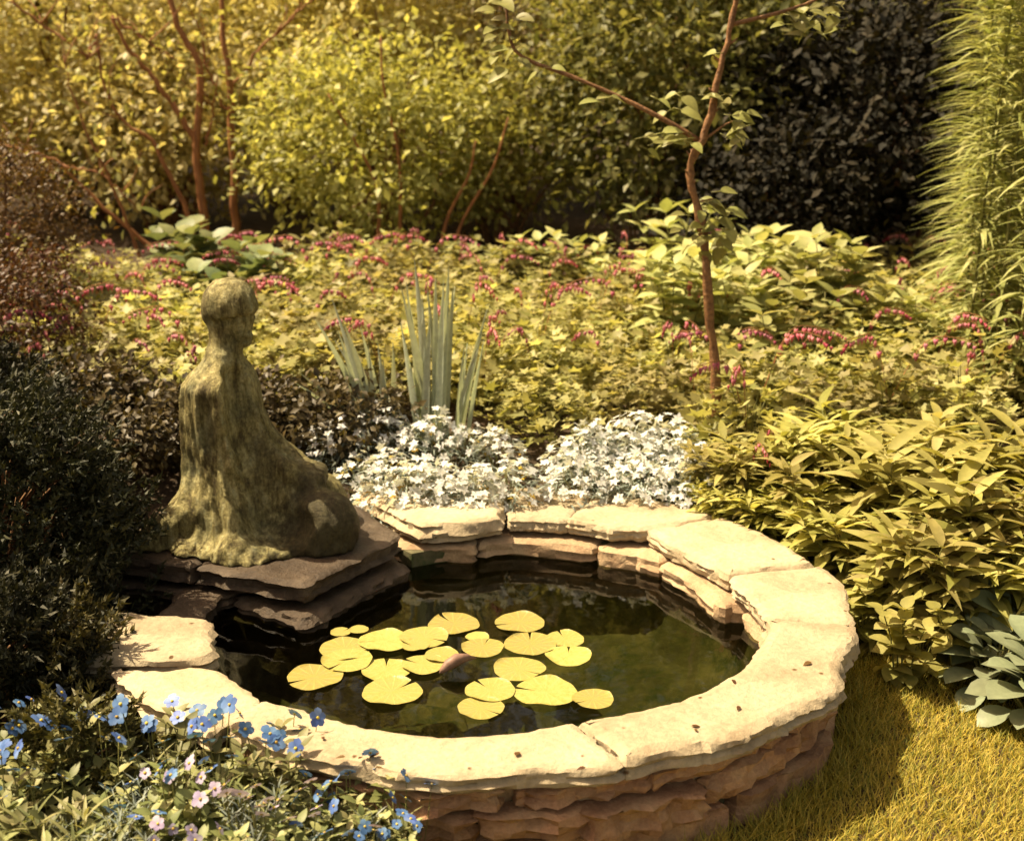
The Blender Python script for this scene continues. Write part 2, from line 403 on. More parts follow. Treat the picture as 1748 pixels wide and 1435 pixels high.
RIN = np.array([(-180, .80), (-166, .80), (-150, .85), (-142.6, .818), (-130.6, .83), (-122, .807), (-112, .809), (-102, .816), (-93, .802), (-75, .754),
                (-60, .765), (-43, .77), (-30, .765), (-17, .753), (4, .69), (14, .69), (24, .667), (36, .66), (47, .70), (55.6, .637), (69, .642), (88, .62), (100, .55), (115, .575),
                (119, .685), (122, .90), (150, .9), (180, .80)], float)
def rin(a): return np.interp((a + 180) % 360 - 180, RIN[:, 0], RIN[:, 1])
def pol(a, r): return np.stack([r*np.cos(np.radians(a)), r*np.sin(np.radians(a))], -1)
def sector(a0, a1, fi, fo, skew=0.0, n=14, skew1=None):
    """outline of a block between two angles; fi, fo give the inner and outer radius; skew turns the joint lines"""
    a = np.linspace(a0, a1, n)
    sk = np.linspace(skew, skew if skew1 is None else skew1, n)
    inner = pol(a, np.array([fi(x) for x in a])); outer = pol(a + sk, np.array([fo(x) for x in a]))
    return np.concatenate([outer, inner[::-1]])

pond = tag(empty('stone_pond', (0, 0, -.27)), 'round raised garden pond walled in sandstone with broad pale coping', 'pond')
pond_k = empty  # parts keep world coordinates
def child_fix(o, parent):
    o.parent = parent; o.location = Vector(o.location) - parent.location; return o
def ro(a): return .99 - .03*math.exp(-((a + 95)/42)**2) + .012*math.sin(a*.11) + .01*math.sin(a*.31 + 1)
g = .22
JN = [(-130.2, 0), (-76, 3), (-14, 2), (11, 2), (47, -6), (69.5, 0), (87.5, 0)]
for k in range(6):
    (a0, s0), (a1, s1) = JN[k], JN[k+1]; th = .05 + .004*(k % 2)
    rr = ro if a1 < 40 else (lambda a: .97)
    child_fix(stone('coping_stone', sector(a0 + g, a1 - g, rin, rr, s0, 24, s1), .004*math.sin(k*2.3), -th, M['coping'], None, 10 + k, .0075, .018), pond)
F_poly = [(-.50, .83), (-.335, .61), (-.25, .515), (-.11, .52), (.018, .605), (.022, .95), (-.25, 1.0), (-.5, .99)]
child_fix(stone('coping_stone', F_poly, .012, -.05, M['coping'], None, 31, .010, .018), pond)
B_poly = [(-.545, -.625), (-.655, -.495), (-.74, -.455), (-.80, -.475), (-.95, -.47), (-.82, -.63), (-.63, -.79)]
child_fix(stone('coping_stone', B_poly, -.004, -.055, M['coping'], None, 32, .008, .018), pond)
A_poly = [(-.765, -.19), (-1.02, -.135), (-1.16, -.20), (-1.05, -.44), (-.72, -.435), (-.70, -.39)]
child_fix(stone('coping_stone', A_poly, .006, -.055, M['coping'], None, 33, .008, .018), pond)
# second course, a little proud of the coping on the pool side
for k, (a0, a1, zt, zb) in enumerate([(-172, -150, -.062, -.14), (-149, -118, -.062, -.15), (-117, -86, -.062, -.15), (-85, -55, -.062, -.15), (-54, -22, -.062, -.16), (-21, 4, -.062, -.15), (5, 37, -.064, -.125), (38, 58.5, -.064, -.13),
                                      (60, 97, -.066, -.125), (98.5, 121, -.064, -.13)]):
    pr = -.035 if 4 < a0 < 110 else .02
    if a0 > 97: fi = lambda a: .52 + .004*(a - 98)
    else: fi = lambda a, pr=pr: float(np.interp(a, [20, 40, 55, 75, 97], [rin(20), .675, .645, .615, .60])) + pr if 4 < a else rin(a) + pr
    child_fix(stone('course_stone', sector(a0, a1, fi, lambda a: .90, 0), zt, zb, M['course'], None, 50 + k, .010, .02, strata=4), pond)
child_fix(stone('course_stone', sector(166, 196, lambda a: .83, lambda a: .95, 0), -.068, -.2, M['plinth'], None, 71, .010, .02, strata=4), pond)
# basin lining and floor
def basin():
    n = 120; a = np.linspace(-180, 180, n, endpoint=False)
    ri = np.array([min(rin(x) + .035, .87) for x in a])
    ri[(a > 97) & (a < 121)] = .56
    ri[np.abs(a) > 158] = .872
    rings = [(np.full(n, .893), -.075), (ri, -.075), (ri, -.16), (ri - .03, -.30), (ri*.9, -.36), (ri*.5, -.385), (ri*.12, -.39)]
    V = np.concatenate([np.c_[pol(a, r), np.full(n, z) + (.012*np.sin(a*.21 + z*40) if z < -.2 else 0)] for r, z in rings])
    V = np.vstack([V, np.c_[pol(a, np.full(n, .893)), np.full(n, -.48)]]); F = []
    m = len(rings)
    for i in range(m - 1):
        for j in range(n): k = (j+1) % n; F.append((i*n+j, i*n+k, (i+1)*n+k, (i+1)*n+j))
    F.append(tuple((m-1)*n + j for j in range(n)))
    for j in range(n): k = (j+1) % n; F.append((j, m*n+j, m*n+k, k))
    return mesh_from('basin', V, F, M['basin'], True, 40)
child_fix(obj('basin', basin(), None, (0, 0, 0)), pond)
# outer wall: rough blocks in uneven courses
zc = [(-.060, -.105), (-.112, -.185), (-.192, -.34)]
for ci, (zt, zb) in enumerate(zc):
    a = -158 + 5*ci; k = 0
    while a < 24:
        span = random.uniform(14, 27) if ci else random.uniform(18, 34)
        jr = random.uniform(-.018, .02); tl = random.uniform(-.03, .03)
        child_fix(stone('wall_stone', sector(a + .5, a + span - .5, lambda x: .875, lambda x, jr=jr: .945 + jr + .012*math.sin(x*.9), random.uniform(-1, 1), 8),
                  zt + random.uniform(-.004, .003), zb + random.uniform(-.012, .006), M['wall'], None, 100 + ci*40 + k, .013, .028, (random.uniform(-.06, .06), random.uniform(-.06, .06)), strata=4, edge=.005, sharp=12, grit=.55), pond)
        a += span; k += 1

wat = obj('water', mesh_from('water', np.vstack([np.c_[pol(np.linspace(0, 360, 96, endpoint=False), np.full(96, .882)), np.full(96, 0.)]]), [tuple(range(96))], M['water']), None, (0, 0, -.122))
tag(wat, 'still dark water filling the stone pond', kind='structure')

# ------------------------------------------------------------ plinth under the figure
P0, P1, P2 = np.array([-.549, .032]), np.array([-.306, .429]), np.array([-1.209, .297])
plinth = tag(empty('stone_plinth', (-.75, .45, -.35)), 'low dark flagstone plinth jutting its corner into the pond', 'plinth')
J = P2 + (P0 - P2)*.48; Jb = np.array([-.74, .62]); K = P0 + (P1 - P0)*.62
def off(p, d): return tuple(np.asarray(p) + np.asarray(d))
gp = .004
child_fix(stone('slab', [tuple(P2), off(J, (-gp, 0)), off(Jb, (-gp, 0)), (-1.10, .82)], .006, -.058, M['plinth'], None, 201, .010, .02), plinth)
child_fix(stone('slab', [off(J, (gp, 0)), tuple(P0), tuple(P1), (-.52, .80), off(Jb, (gp, 0))], .008, -.055, M['plinth'], None, 202, .010, .02), plinth)
child_fix(stone('slab', [off(Jb, (0, .01)), (-.525, .81), (-.56, 1.0), (-1.05, 1.0), (-1.10, .835)], .0, -.06, M['plinth'], None, 203, .01, .03), plinth)
child_fix(stone('slab', [off(P2, (-.03, -.035)), off(J, (.10, -.03)), off(J, (.25, .4)), (-1.12, .9)], -.072, -.125, M['plinth'], None, 204, .011, .02), plinth)
child_fix(stone('slab', [off(J, (.115, -.034)), off(P0, (.01, -.05)), off(P1, (.03, -.04)), (-.5, .78), off(J, (.265, .4))], -.075, -.128, M['plinth'], None, 205, .011, .02), plinth)
child_fix(stone('footing', [off(P2, (.0, 0)), off(P0, (0, -.01)), off(P1, (0, 0)), (-.5, .9), (-1.1, .95)], -.130, -.46, M['plinth'], None, 206, .012, .03), plinth)

# ------------------------------------------------------------ bronze figure (one continuous skin from a blended volume)
def surface_nets(F, org, h):
    s = F < 0; nx, ny, nz = F.shape
    acc = np.zeros((nx-1, ny-1, nz-1, 3)); cnt = np.zeros((nx-1, ny-1, nz-1))
    cor = [(i, j, k) for i in (0, 1) for j in (0, 1) for k in (0, 1)]
    sub = lambda A, c: A[c[0]:nx-1+c[0], c[1]:ny-1+c[1], c[2]:nz-1+c[2]]
    for a in cor:
        for ax in range(3):
            if a[ax]: continue
            b = list(a); b[ax] = 1; b = tuple(b)
            fa, fb = sub(F, a), sub(F, b); x = sub(s, a) != sub(s, b)
            t = np.where(x, fa/np.where(x, fa - fb, 1), 0)
            for d in range(3):
                acc[..., d] += np.where(x, a[d] + (t if d == ax else 0), 0)
            cnt += x
    act = cnt > 0; idx = -np.ones(act.shape, int); idx[act] = np.arange(act.sum())
    V = (np.argwhere(act) + acc[act]/cnt[act][:, None])*h + org
    Fs = []
    for ax in range(3):
        u, v = (ax+1) % 3, (ax+2) % 3
        sl0 = [slice(None)]*3; sl1 = [slice(None)]*3; sl0[ax] = slice(0, -1); sl1[ax] = slice(1, None)
        a, b = s[tuple(sl0)], s[tuple(sl1)]
        E = np.argwhere(a != b); E = E[(E[:, u] > 0) & (E[:, v] > 0) & (E[:, u] < F.shape[u]-1) & (E[:, v] < F.shape[v]-1)]
        inside = a[tuple(E.T)]
        q = []
        for du, dv in ((1, 1), (0, 1), (0, 0), (1, 0)):
            c = E.copy(); c[:, u] -= du; c[:, v] -= dv; q.append(idx[tuple(c.T)])
        q = np.stack(q, 1); q[~inside] = q[~inside][:, ::-1]; Fs.append(q)
    return V, np.concatenate(Fs)
def smin(a, b, k):
    h = np.clip(.5 + .5*(b - a)/k, 0, 1); return b*(1 - h) + a*h - k*h*(1 - h)
def figure():
    h = .0072
    xs = np.arange(-.40, .40, h); ys = np.arange(-.34, .34, h); zs = np.arange(-.03, .99, h)
    X, Y, Z = np.meshgrid(xs, ys, zs, indexing='ij')
    def ell(c, r, ang=0.0):
        x, y, z = X - c[0], Y - c[1], Z - c[2]
        ca, sa = math.cos(ang), math.sin(ang)
        x, z = ca*x - sa*z, sa*x + ca*z
        q = np.sqrt((x/r[0])**2 + (y/r[1])**2 + (z/r[2])**2)
        return (q - 1)*min(r)
    def cap(a, b, ra, rb):
        a, b = np.array(a), np.array(b); d = b - a
        t = np.clip(((X-a[0])*d[0] + (Y-a[1])*d[1] + (Z-a[2])*d[2])/(d@d), 0, 1)
        return np.sqrt((X-a[0]-t*d[0])**2 + (Y-a[1]-t*d[1])**2 + (Z-a[2]-t*d[2])**2) - (ra + (rb - ra)*t)
    tz = [-.05, 0, .06, .11, .16, .22, .29, .36, .45, .53, .565, .60, .63, .66]
    lx = [-.235, -.235, -.228, -.222, -.218, -.214, -.213, -.219, -.217, -.209, -.186, -.150, -.118, -.105]
    rx = [.26, .27, .285, .27, .24, .185, .115, .075, .052, .038, .030, .010, -.02, -.03]
    hb = [.23, .235, .23, .22, .20, .175, .152, .142, .138, .135, .125, .095, .065, .05]
    L = np.interp(Z, tz, lx); Rr = np.interp(Z, tz, rx); B = np.interp(Z, tz, hb)
    a = (Rr - L)/2; cx = (Rr + L)/2
    phi = np.arctan2(Y, X - cx)
    q = np.sqrt(((X - cx)/a)**2 + (Y/B)**2)
    amp = np.interp(Z, [0, .1, .25, .45, .58, .66], [.010, .017, .019, .014, .009, 0])
    sw1 = phi*3.5 + 3.2*Z + .5*np.sin(6*Z + 2*phi); sw2 = phi*8.5 - 5*Z + .9*np.sin(3*phi + 4*Z)
    fold = (1 - 2*np.abs(np.sin(sw1)))*.75 + (1 - 2*np.abs(np.sin(sw2)))*.45 + .25*np.sin(33*phi + 14*Z + 2*np.sin(9*Z))
    body = np.maximum((q - 1)*np.minimum(a, B) - amp*fold, Z - .64)
    # knees under the cloth, crossed forward and spread
    body = smin(body, ell((.235, -.115, .075), (.125, .12, .115)), .04)
    body = smin(body, ell((.185, .13, .08), (.12, .11, .10)), .05)
    shin = cap((.24, -.05, .045), (-.05, -.23, .03), .05, .045)
    body = smin(body, shin, .04)
    # arms under the cloak, hands resting together in the lap
    for sgn in (-1, 1):
        body = smin(body, cap((-.07, sgn*.105, .54), (.01, sgn*.135, .31), .045, .045), .06)
        body = smin(body, cap((.01, sgn*.135, .31), (.19, sgn*.05, .205), .045, .035), .06)
    body = smin(body, ell((.20, 0, .215), (.055, .075, .035)), .03)
    # the cloak hangs open over the breast
    an = R(-62); ca_, sa_ = math.cos(an), math.sin(an)
    gap = cap((-.065 + .095*ca_, .095*sa_, .58), (-.04 + .30*ca_, .29*sa_, .13), .050, .120) + .004*np.sin(55*X - 55*Y)
    body = -smin(-body, gap, .022)
    # the cloak's train spreading behind and to the side
    tr = cap((-.17, -.05, .13), (-.34, -.10, .01), .07, .045) - .010*np.sin(60*(Y + .3*X))*np.clip((.2 - Z)/.2, 0, 1)
    body = smin(body, tr, .07)
    hem = ell((.0, -.02, .0), (.29, .25, .04)) - .004*np.sin(7*phi)
    body = smin(body, hem, .05)
    # neck, bowed head, bobbed hair; the head turns a little to the pond
    body = smin(body, cap((-.075, 0, .58), (-.052, 0, .74), .056, .048), .045)
    X0, Y0 = X, Y; hx = -.045; yw = R(22); cw, sw = math.cos(yw), math.sin(yw)
    X, Y = hx + cw*(X0 - hx) - sw*Y0, sw*(X0 - hx) + cw*Y0
    hang = R(22)
    skull = ell((-.040, 0, .802), (.092, .083, .090), hang)
    face = ell((-.022, 0, .738), (.056, .054, .090), R(16))
    head = smin(face, ell((-.055, 0, .77), (.066, .062, .08), hang), .03)
    head = smin(head, ell((.030, 0, .738), (.014, .011, .026), R(10)), .014)      # nose
    head = smin(head, ell((.010, 0, .680), (.020, .022, .016)), .012)             # chin
    head = smin(head, ell((.024, 0, .705), (.012, .022, .008)), .008)             # mouth
    for sgn in (-1, 1):
        head = np.maximum(head, -(ell((.036, sgn*.027, .760), (.016, .017, .012))))
        head = smin(head, ell((.022, sgn*.027, .758), (.014, .014, .010)), .006)
    az = np.arctan2(Y, X + .04)
    hair = np.maximum(skull - .0012*np.sin(26*az + 30*Z), .765 - Z - .22*(-(X + .04)))   # hair cut level over the brow
    back = ell((-.084, 0, .778), (.045, .068, .064), hang)
    head = smin(smin(head, hair, .006), back, .012)
    X, Y = X0, Y0
    body = smin(body, head, .018)
    body = np.maximum(body, -Z)
    body += .003*np.sin(40*X + 3)*np.sin(37*Y + 20*Z)*np.sin(33*Z + 11*X) + .0022*np.sin(91*X + 40*Y)*np.sin(83*Z - 30*X + 2*np.sin(50*Y))
    # ground contact plane
    V, F = surface_nets(body, np.array([xs[0], ys[0], zs[0]]), h)
    return mesh_from('bronze_figure', V, F, M['bronze'], True)
sb = at(436, 912, z=.008)
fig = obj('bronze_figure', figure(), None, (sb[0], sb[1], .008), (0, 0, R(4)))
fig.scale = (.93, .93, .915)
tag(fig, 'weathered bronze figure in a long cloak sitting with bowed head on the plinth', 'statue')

# ------------------------------------------------------------ water lilies
def pad_mesh(seed):
    rs = np.random.default_rng(seed); n = 40; V = [(0, 0, 0)]; F = []
    gap = R(rs.uniform(1.5, 6)); a0 = np.linspace(0, 1, n)
    wv = rs.uniform(0, 6.28, 4)
    for r in (.35, .7, .93, 1.0):
        gg = .004 + gap*max(0, r - .3)*1.4
        for x in gg + (2*np.pi - 2*gg)*a0:
            rr = r*(1 + .03*math.sin(3*x + wv[0])*r + .012*math.sin(9*x + wv[3]))
            z = .02*r*r*math.sin(2*x + wv[1]) + (.16 if r > .95 else .03 if r > .9 else 0)*max(0, math.sin(2*x + wv[2]))**4
            V.append((rr*math.cos(x), rr*math.sin(x), z + .03*r*r))
    for j in range(n - 1): F.append((0, 1 + j, 2 + j))
    for i in range(3):
        for j in range(n - 1): F.append((1+i*n+j, 1+(i+1)*n+j, 2+(i+1)*n+j, 2+i*n+j))
    return mesh_from('lily_pad', V, F, M['pad'], True)
pads = [(940, 645, 232, 0), (1238, 638, 225, 0), (428, 684, 95, 1), (510, 676, 88, 2), (450, 762, 235, 1), (458, 815, 232, 2), (625, 730, 230, 3), (805, 718, 222, 4), (765, 757, 125, 5),
        (885, 800, 155, 5), (1045, 703, 108, 0), (1070, 755, 195, 1), (1285, 742, 237, 2), (1440, 716, 178, 1), (1457, 798, 210, 3), (310, 885, 252, 0), (632, 856, 225, 1), (800, 838, 195, 3),
        (660, 957, 272, 2), (1235, 848, 237, 0), (1105, 950, 228, 2), (1355, 955, 287, 1), (1568, 990, 190, 2), (1060, 1028, 212, 1)]
sm_l = 'small round yellow lily pad tucked beside larger pads on the pond'
for k, (cx, cy, wd, lay) in enumerate(pads):
    px, py = 420 + cx*.3776, 820 + cy*.3776
    c = at(px, py, z=-.118); e = at(px + wd*.3776/2, py, z=-.118)
    r = abs(e[0] - c[0]); z = -.1195 + lay*.0022
    o = obj('lily_pad', pad_mesh(300 + k), None, (c[0], c[1], z), (0, 0, random.uniform(0, 6.28))); o.scale = (r, r, r*.5)
    lab = sm_l if wd < 160 else {15: 'yellow lily pad floating by itself off the raft, beside the low coping stone', 0: 'yellow lily pad floating clear of the others towards the pond\'s back wall', 1: 'yellow lily pad floating clear of the others towards the pond\'s back wall',
          21: 'widest yellow lily pad, its edge over a smaller pad', 18: 'large yellow lily pad floating nearest the long front coping'}.get(k, 'round yellow lily pad overlapping its neighbours in the floating raft')
    tag(o, lab, 'lily pad', 'lily pads on the pond')
def bud_mesh():
    V, F = [], []; n = 10
    prof = [(0, 0), (.06, .018), (.25, .036), (.5, .04), (.75, .026), (1, .002)]
    pts = [(-.055 + .11*u, 0, .012 + .02*math.sin(u*3)) for u, r in prof]
    return mesh_from('lily_bud', *tube(pts, [max(r, .001)*.42 for u, r in prof], n), M['bud'], True)
c = at(783, 1142, z=-.11)
tag(obj('lily_bud', bud_mesh(), None, (c[0], c[1], -.112), (0, R(-8), R(28))), 'pinkish brown water lily bud lying between the pads', 'bud')

# ------------------------------------------------------------ plants: builders
def dome_leaves(n, rad, hgt, tpl, L0, L1, droop=.0, inner=.35):
    """leaves on short stalks over a dome; returns leaves and stalk tubes"""
    a = rng.uniform(0, 2*np.pi, n); rr = rad*np.sqrt(rng.uniform(0, 1, n)); hh = hgt*(1 - (rr/rad)**2*.8)*rng.uniform(inner, 1.05, n)
    P = np.stack([rr*np.cos(a), rr*np.sin(a), hh], 1)
    D = nrm(np.stack([np.cos(a), np.sin(a), np.full(n, .1 - droop)], 1) + .7*rng.normal(size=(n, 3))*np.array([1, 1, .45]))
    U = nrm(np.array([0, 0, 1.]) + .38*rng.normal(size=(n, 3)))
    return P, scatter(tpl, P, D, U, rng.uniform(L0, L1, n))
def stalks(P, k, r=.0018):
    out = []
    for i in rng.choice(len(P), min(k, len(P)), replace=False):
        p = P[i]; out.append(tube(spline([(p[0]*.12, p[1]*.12, -.03), (p[0]*.5, p[1]*.5, p[2]*.6), p], 4), [r*1.5, r*1.3, r, r], 3))
    return merge(out)
def heart(p, s, yaw):
    """a flat hanging heart with two shoulders and a dropped tip"""
    o = [(-1, .35), (-.55, .95), (0, .6), (.55, .95), (1, .35), (.35, -.6), (0, -1.5), (-.35, -.6)]
    V = np.array([(x*.75, 0.0, z) for x, z in o] + [(0, -.42, 0), (0, .42, 0)])*s
    c, q = math.cos(yaw), math.sin(yaw); V = np.c_[V[:, 0]*c - V[:, 1]*q, V[:, 0]*q + V[:, 1]*c, V[:, 2]] + p
    F = [(8, (i + 1) % 8, i) for i in range(8)] + [(9, i, (i + 1) % 8) for i in range(8)]
    return V, np.array(F)
def spray(length, hgt, n):
    pts = spline([(0, 0, hgt*.35), (length*.35, 0, hgt), (length*.75, 0, hgt*1.06), (length, 0, hgt*.98)], 24)
    fl = [heart(pts[int((.3 + .7*i/(n - 1))*23)] + np.array([0, rng.normal()*.004, -.016]), .0115*(1.2 - .5*i/n), rng.uniform(-.6, .6)) for i in range(n)]
    return tube(pts[::2], .0016, 3), merge(fl)
BH = []
for v in range(8):
    root = empty('bleeding_heart'); P, lv = dome_leaves(300, .22, .30, T_LOBE, .032, .074)
    obj('foliage', mesh_from('foliage', *lv, M['lf_bed']), root)
    obj('stalks', mesh_from('stalks', *stalks(P, 26), M['stem']), root)
    for s in range([1, 1, 2, 0, 2, 1, 2, 0][v]):
        st, fl = spray(random.uniform(.17, .28), random.uniform(.29, .34), random.randint(8, 12))
        e = tag(obj('flower_spray', mesh_from('flower_spray', *fl, M['pet_pink']), root, None, (0, 0, random.uniform(0, 6.28))), kind='stuff')
        obj('stem', mesh_from('stem', *st, M['bark_red']), e)
    BH.append(root)
def place_variants(protos, spots, label, cat, group, sink=.0):
    """spots: (x, y, rz, s); the prototypes themselves take the first spots; copies share mesh data"""
    kids = []
    for p in protos:
        lv1 = children(p); kids.append([(c, children(c)) for c in lv1])
    out = []
    for i, (x, y, rz, s) in enumerate(spots):
        v = i % len(protos); p = protos[v]
        if i < len(protos): o = p
        else:
            o = p.copy(); col.objects.link(o)
            for ch, gs in kids[v]:
                c = ch.copy(); col.objects.link(c); c.parent = o
                for gch in gs: gc = gch.copy(); col.objects.link(gc); gc.parent = c
        o.location = (x, y, float(ground_z(x, y)) - sink); o.rotation_euler = (0, 0, rz); o.scale = (s, s, s)
        tag(o, label(x, y, v) if callable(label) else label, cat, group); out.append(o)
    return out
def free(x, y, items, d): return all((x - a)**2 + (y - b)**2 > d*d for a, b, *_ in items)
def fill(n, test, xr, yr, d, s0=.85, s1=1.2, seed=1):
    rs = np.random.default_rng(seed); out = []
    for _ in range(n*60):
        x, y = rs.uniform(*xr), rs.uniform(*yr)
        if test(x, y) and free(x, y, out, d): out.append((x, y, rs.uniform(0, 6.28), rs.uniform(s0, s1)))
        if len(out) >= n: break
    return out
def bed_test(x, y):
    if x < -.35 and y < 1.5: return False
    if -.7 < x < .15 and y < 1.62: return False
    if y < 1.35 and -.75 < x < .8: return False
    if abs(x) > .42*(y + 4.2) + .1: return False
    if x < -1.0 and y < .9: return False
    if x > .85 and y < 1.15: return False
    if (x - .78)**2 + (y - 1.32)**2 < .03: return False
    return True
def bh_label(x, y, v):
    fl = {3: 'without flowers', 7: 'without flowers'}.get(v, 'with two pink sprays' if v in (2, 4, 6) else 'with one pink spray')
    if x < -.9 and y < 2.1: w = 'beside the conifers and the seated figure'
    elif y > 2.9: w = 'at the back of the bank, before the shrubs'
    elif x > 1.25: w = 'between lance leaved clump and feathery stalks'
    elif (x - .78)**2 + (y - 1.3)**2 < .3: w = 'around the foot of the sapling'
    elif y < 1.85: w = 'just behind the irises and white flowers'
    else: w = 'in the middle of the bank'
    return 'bleeding heart ' + fl + ' ' + w
bh = fill(190, bed_test, (-2.9, 2.6), (.75, 3.7), .235, seed=4)
place_variants(BH, bh, bh_label, 'plant', 'bleeding hearts filling the bank')

# white flowered cushions along the back coping
WF = []
def star_flowers(P, U, s, petals=5, wide=.62):
    Ps, Ds, Us = [], [], []
    for p, u in zip(P, U):
        a0 = rng.uniform(0, 6.28); t1 = nrm(np.cross(u, [.3, .9, .1])); t2 = np.cross(u, t1)
        for q in range(petals):
            an = a0 + 2*math.pi*q/petals
            Ps.append(p); Ds.append(t1*math.cos(an) + t2*math.sin(an) + u*(.22 if wide > .8 else .15)); Us.append(u)
    return scatter((leaf_tpl(5, .84, .06, .18, .55, 1.7) if wide > .8 else leaf_tpl(2, wide, .1, .1, 1, base=1.2)), np.array(Ps), np.array(Ds), np.array(Us), rng.uniform(.85, 1.15, len(Ps))*s)
for v in range(4):
    root = empty('white_cushion_flower'); P, lv = dome_leaves(230, .125, .17, T_NARROW, .035, .06)
    obj('foliage', mesh_from('foliage', *lv, M['lf_grey']), root)
    obj('stalks', mesh_from('stalks', *stalks(P, 30, .0012), M['stem']), root)
    n = 72 if v % 2 else 54; a = rng.uniform(0, 6.28, n); rr = .14*np.sqrt(rng.uniform(0, 1, n))
    Pf = np.stack([rr*np.cos(a), rr*np.sin(a), .185*(1 - (rr/.14)**2*.75)*rng.uniform(.8, 1.1, n) + .01], 1)
    Uf = nrm(np.stack([np.cos(a)*rr*5, np.sin(a)*rr*5, np.full(n, .8)], 1) + .35*rng.normal(size=(n, 3)))
    obj('blossoms', mesh_from('blossoms', *star_flowers(Pf, Uf, .0205), M['pet_white']), root)
    if v % 2 == 0:
        ky = rng.choice(n, 9, replace=False); obj('yellow_blossoms', mesh_from('yellow_blossoms', *star_flowers(Pf[ky]*np.array([.9, .9, .85]), Uf[ky], .014), M['pet_yellow']), root)
    WF.append(root)
wf = []
for px, py, z in [(560, 760, .02), (600, 745, .05), (650, 735, .05), (700, 738, .05), (745, 745, .05), (800, 750, .04), (850, 765, .03),
                  (620, 795, .0), (665, 805, -.01), (715, 815, -.01), (765, 820, -.01), (815, 822, -.01), (868, 820, -.01), (700, 850, -.02), (750, 858, -.02), (810, 856, -.02), (650, 828, -.02),
                  (965, 775, .03), (1000, 765, .03), (1050, 760, .03), (1100, 765, .03), (1150, 768, .03), (1010, 745, .06), (1080, 740, .06), (1145, 745, .06), (1185, 775, .02),
                  (985, 815, -.01), (1040, 812, -.01), (1090, 815, -.01), (1140, 815, -.01), (1175, 815, -.01)]:
    c = at(px, py + 35, z=z); wf.append((c[0], max(c[1], .80), random.uniform(0, 6.28), random.uniform(.72, 1.05)))
wf_l = [q for q in wf if q[0] < .1]; wf_r = [q for q in wf if q[0] >= .1]; wf = [q for p in zip(wf_l, wf_r) for q in p] + [q for q in wf_l[len(wf_r):] for _ in (0,)] 
place_variants(WF, wf, (lambda x, y, v: 'low cushion of white star flowers ' + ('next to the sapling' if x > .1 and y > 1.0 else 'at the foot of the irises' if y > 1.0 else 'right behind the coping, on the sapling\'s side' if x > .1 else 'right behind the coping, on the figure\'s side')), 'plant', 'white flowers along the back coping', .005)

# iris clumps: each sword leaf a part
def sword(L, wd, lean, curve, yaw):
    n = 9; V = []; F = []
    for i in range(n + 1):
        u = i/n; wv = wd*.5*(1 - u**3.2)*(0.75 + .5*u*(1-u)) if i < n else .0006
        x = math.sin(lean)*L*u + curve*u*u*L; z = math.cos(lean)*L*u
        dx_, dz_ = math.sin(lean) + 2*curve*u, math.cos(lean); m_ = math.hypot(dx_, dz_); dx_ /= m_; dz_ /= m_
        V += [(x - wv*dz_, 0, z + wv*dx_), (x, .004, z), (x + wv*dz_, 0, z - wv*dx_)]
    for i in range(n):
        a, b = 3*i, 3*(i+1); F += [(a, a+1, b+1, b), (a+1, a+2, b+2, b+1)]
    V = np.array(V); ca, sa = math.cos(yaw), math.sin(yaw)
    return mesh_from('leaf', np.c_[V[:, 0]*ca - V[:, 1]*sa, V[:, 0]*sa + V[:, 1]*ca, V[:, 2]], F, M['iris'], True)
def iris(px, py, specs, label, Y=1.32):
    b = at(px, py, Y=Y); z = float(ground_z(b[0], Y)); root = tag(empty('iris_clump', (b[0], Y, z - .01)), label, 'iris', 'iris clumps behind the white flowers')
    for (bx, tx, ty, wd) in specs + [(a_ + random.uniform(-12, 12), b_ + random.uniform(-22, 22), c_ + random.uniform(0, 55), d_*.8) for a_, b_, c_, d_ in specs]:                  # base pixel x, tip pixel x and y
        B = at(bx, py, Y=Y); Tp = at(tx, ty, Y=Y + random.uniform(-.05, .05)); dz = Tp[2] - z; dx = Tp[0] - B[0]
        L = math.hypot(dx, dz); yaw = 0 if dx >= 0 else math.pi
        lean = math.atan2(abs(dx), dz)
        o = obj('leaf', sword(L*1.08, wd*1.08, lean*.75, math.sin(lean)*.3, 0), root, (B[0] - b[0], random.uniform(-.05, .05), 0), (0, 0, yaw + random.choice((-1, 1))*random.uniform(.15, .75)))
        o.data.materials[0] = M['iris']
        # turn the flat of the blade to one side or the other
for args in [((635, 735), [(640, 545, 560, .03), (638, 575, 610, .03), (640, 565, 535, .034), (650, 588, 560, .034), (655, 615, 570, .03), (665, 648, 590, .028), (645, 600, 575, .03), (630, 530, 655, .03), (672, 668, 600, .03)], 'iris clump whose grey-green blades splay towards the figure'),
             ((728, 735), [(735, 707, 462, .046), (722, 690, 500, .034), (745, 745, 478, .034), (752, 765, 470, .036), (715, 685, 560, .034), (748, 758, 490, .034), (758, 772, 500, .034), (730, 720, 520, .036), (740, 752, 560, .036), (725, 735, 540, .034)], 'tallest iris clump with stiff upright grey-green sword leaves'),
             ((783, 700), [(778, 832, 555, .03), (785, 822, 580, .028), (780, 800, 600, .026)], 'small iris clump with a few blades leaning away from the tallest clump')]:
    iris(args[0][0], args[0][1], args[1], args[2])

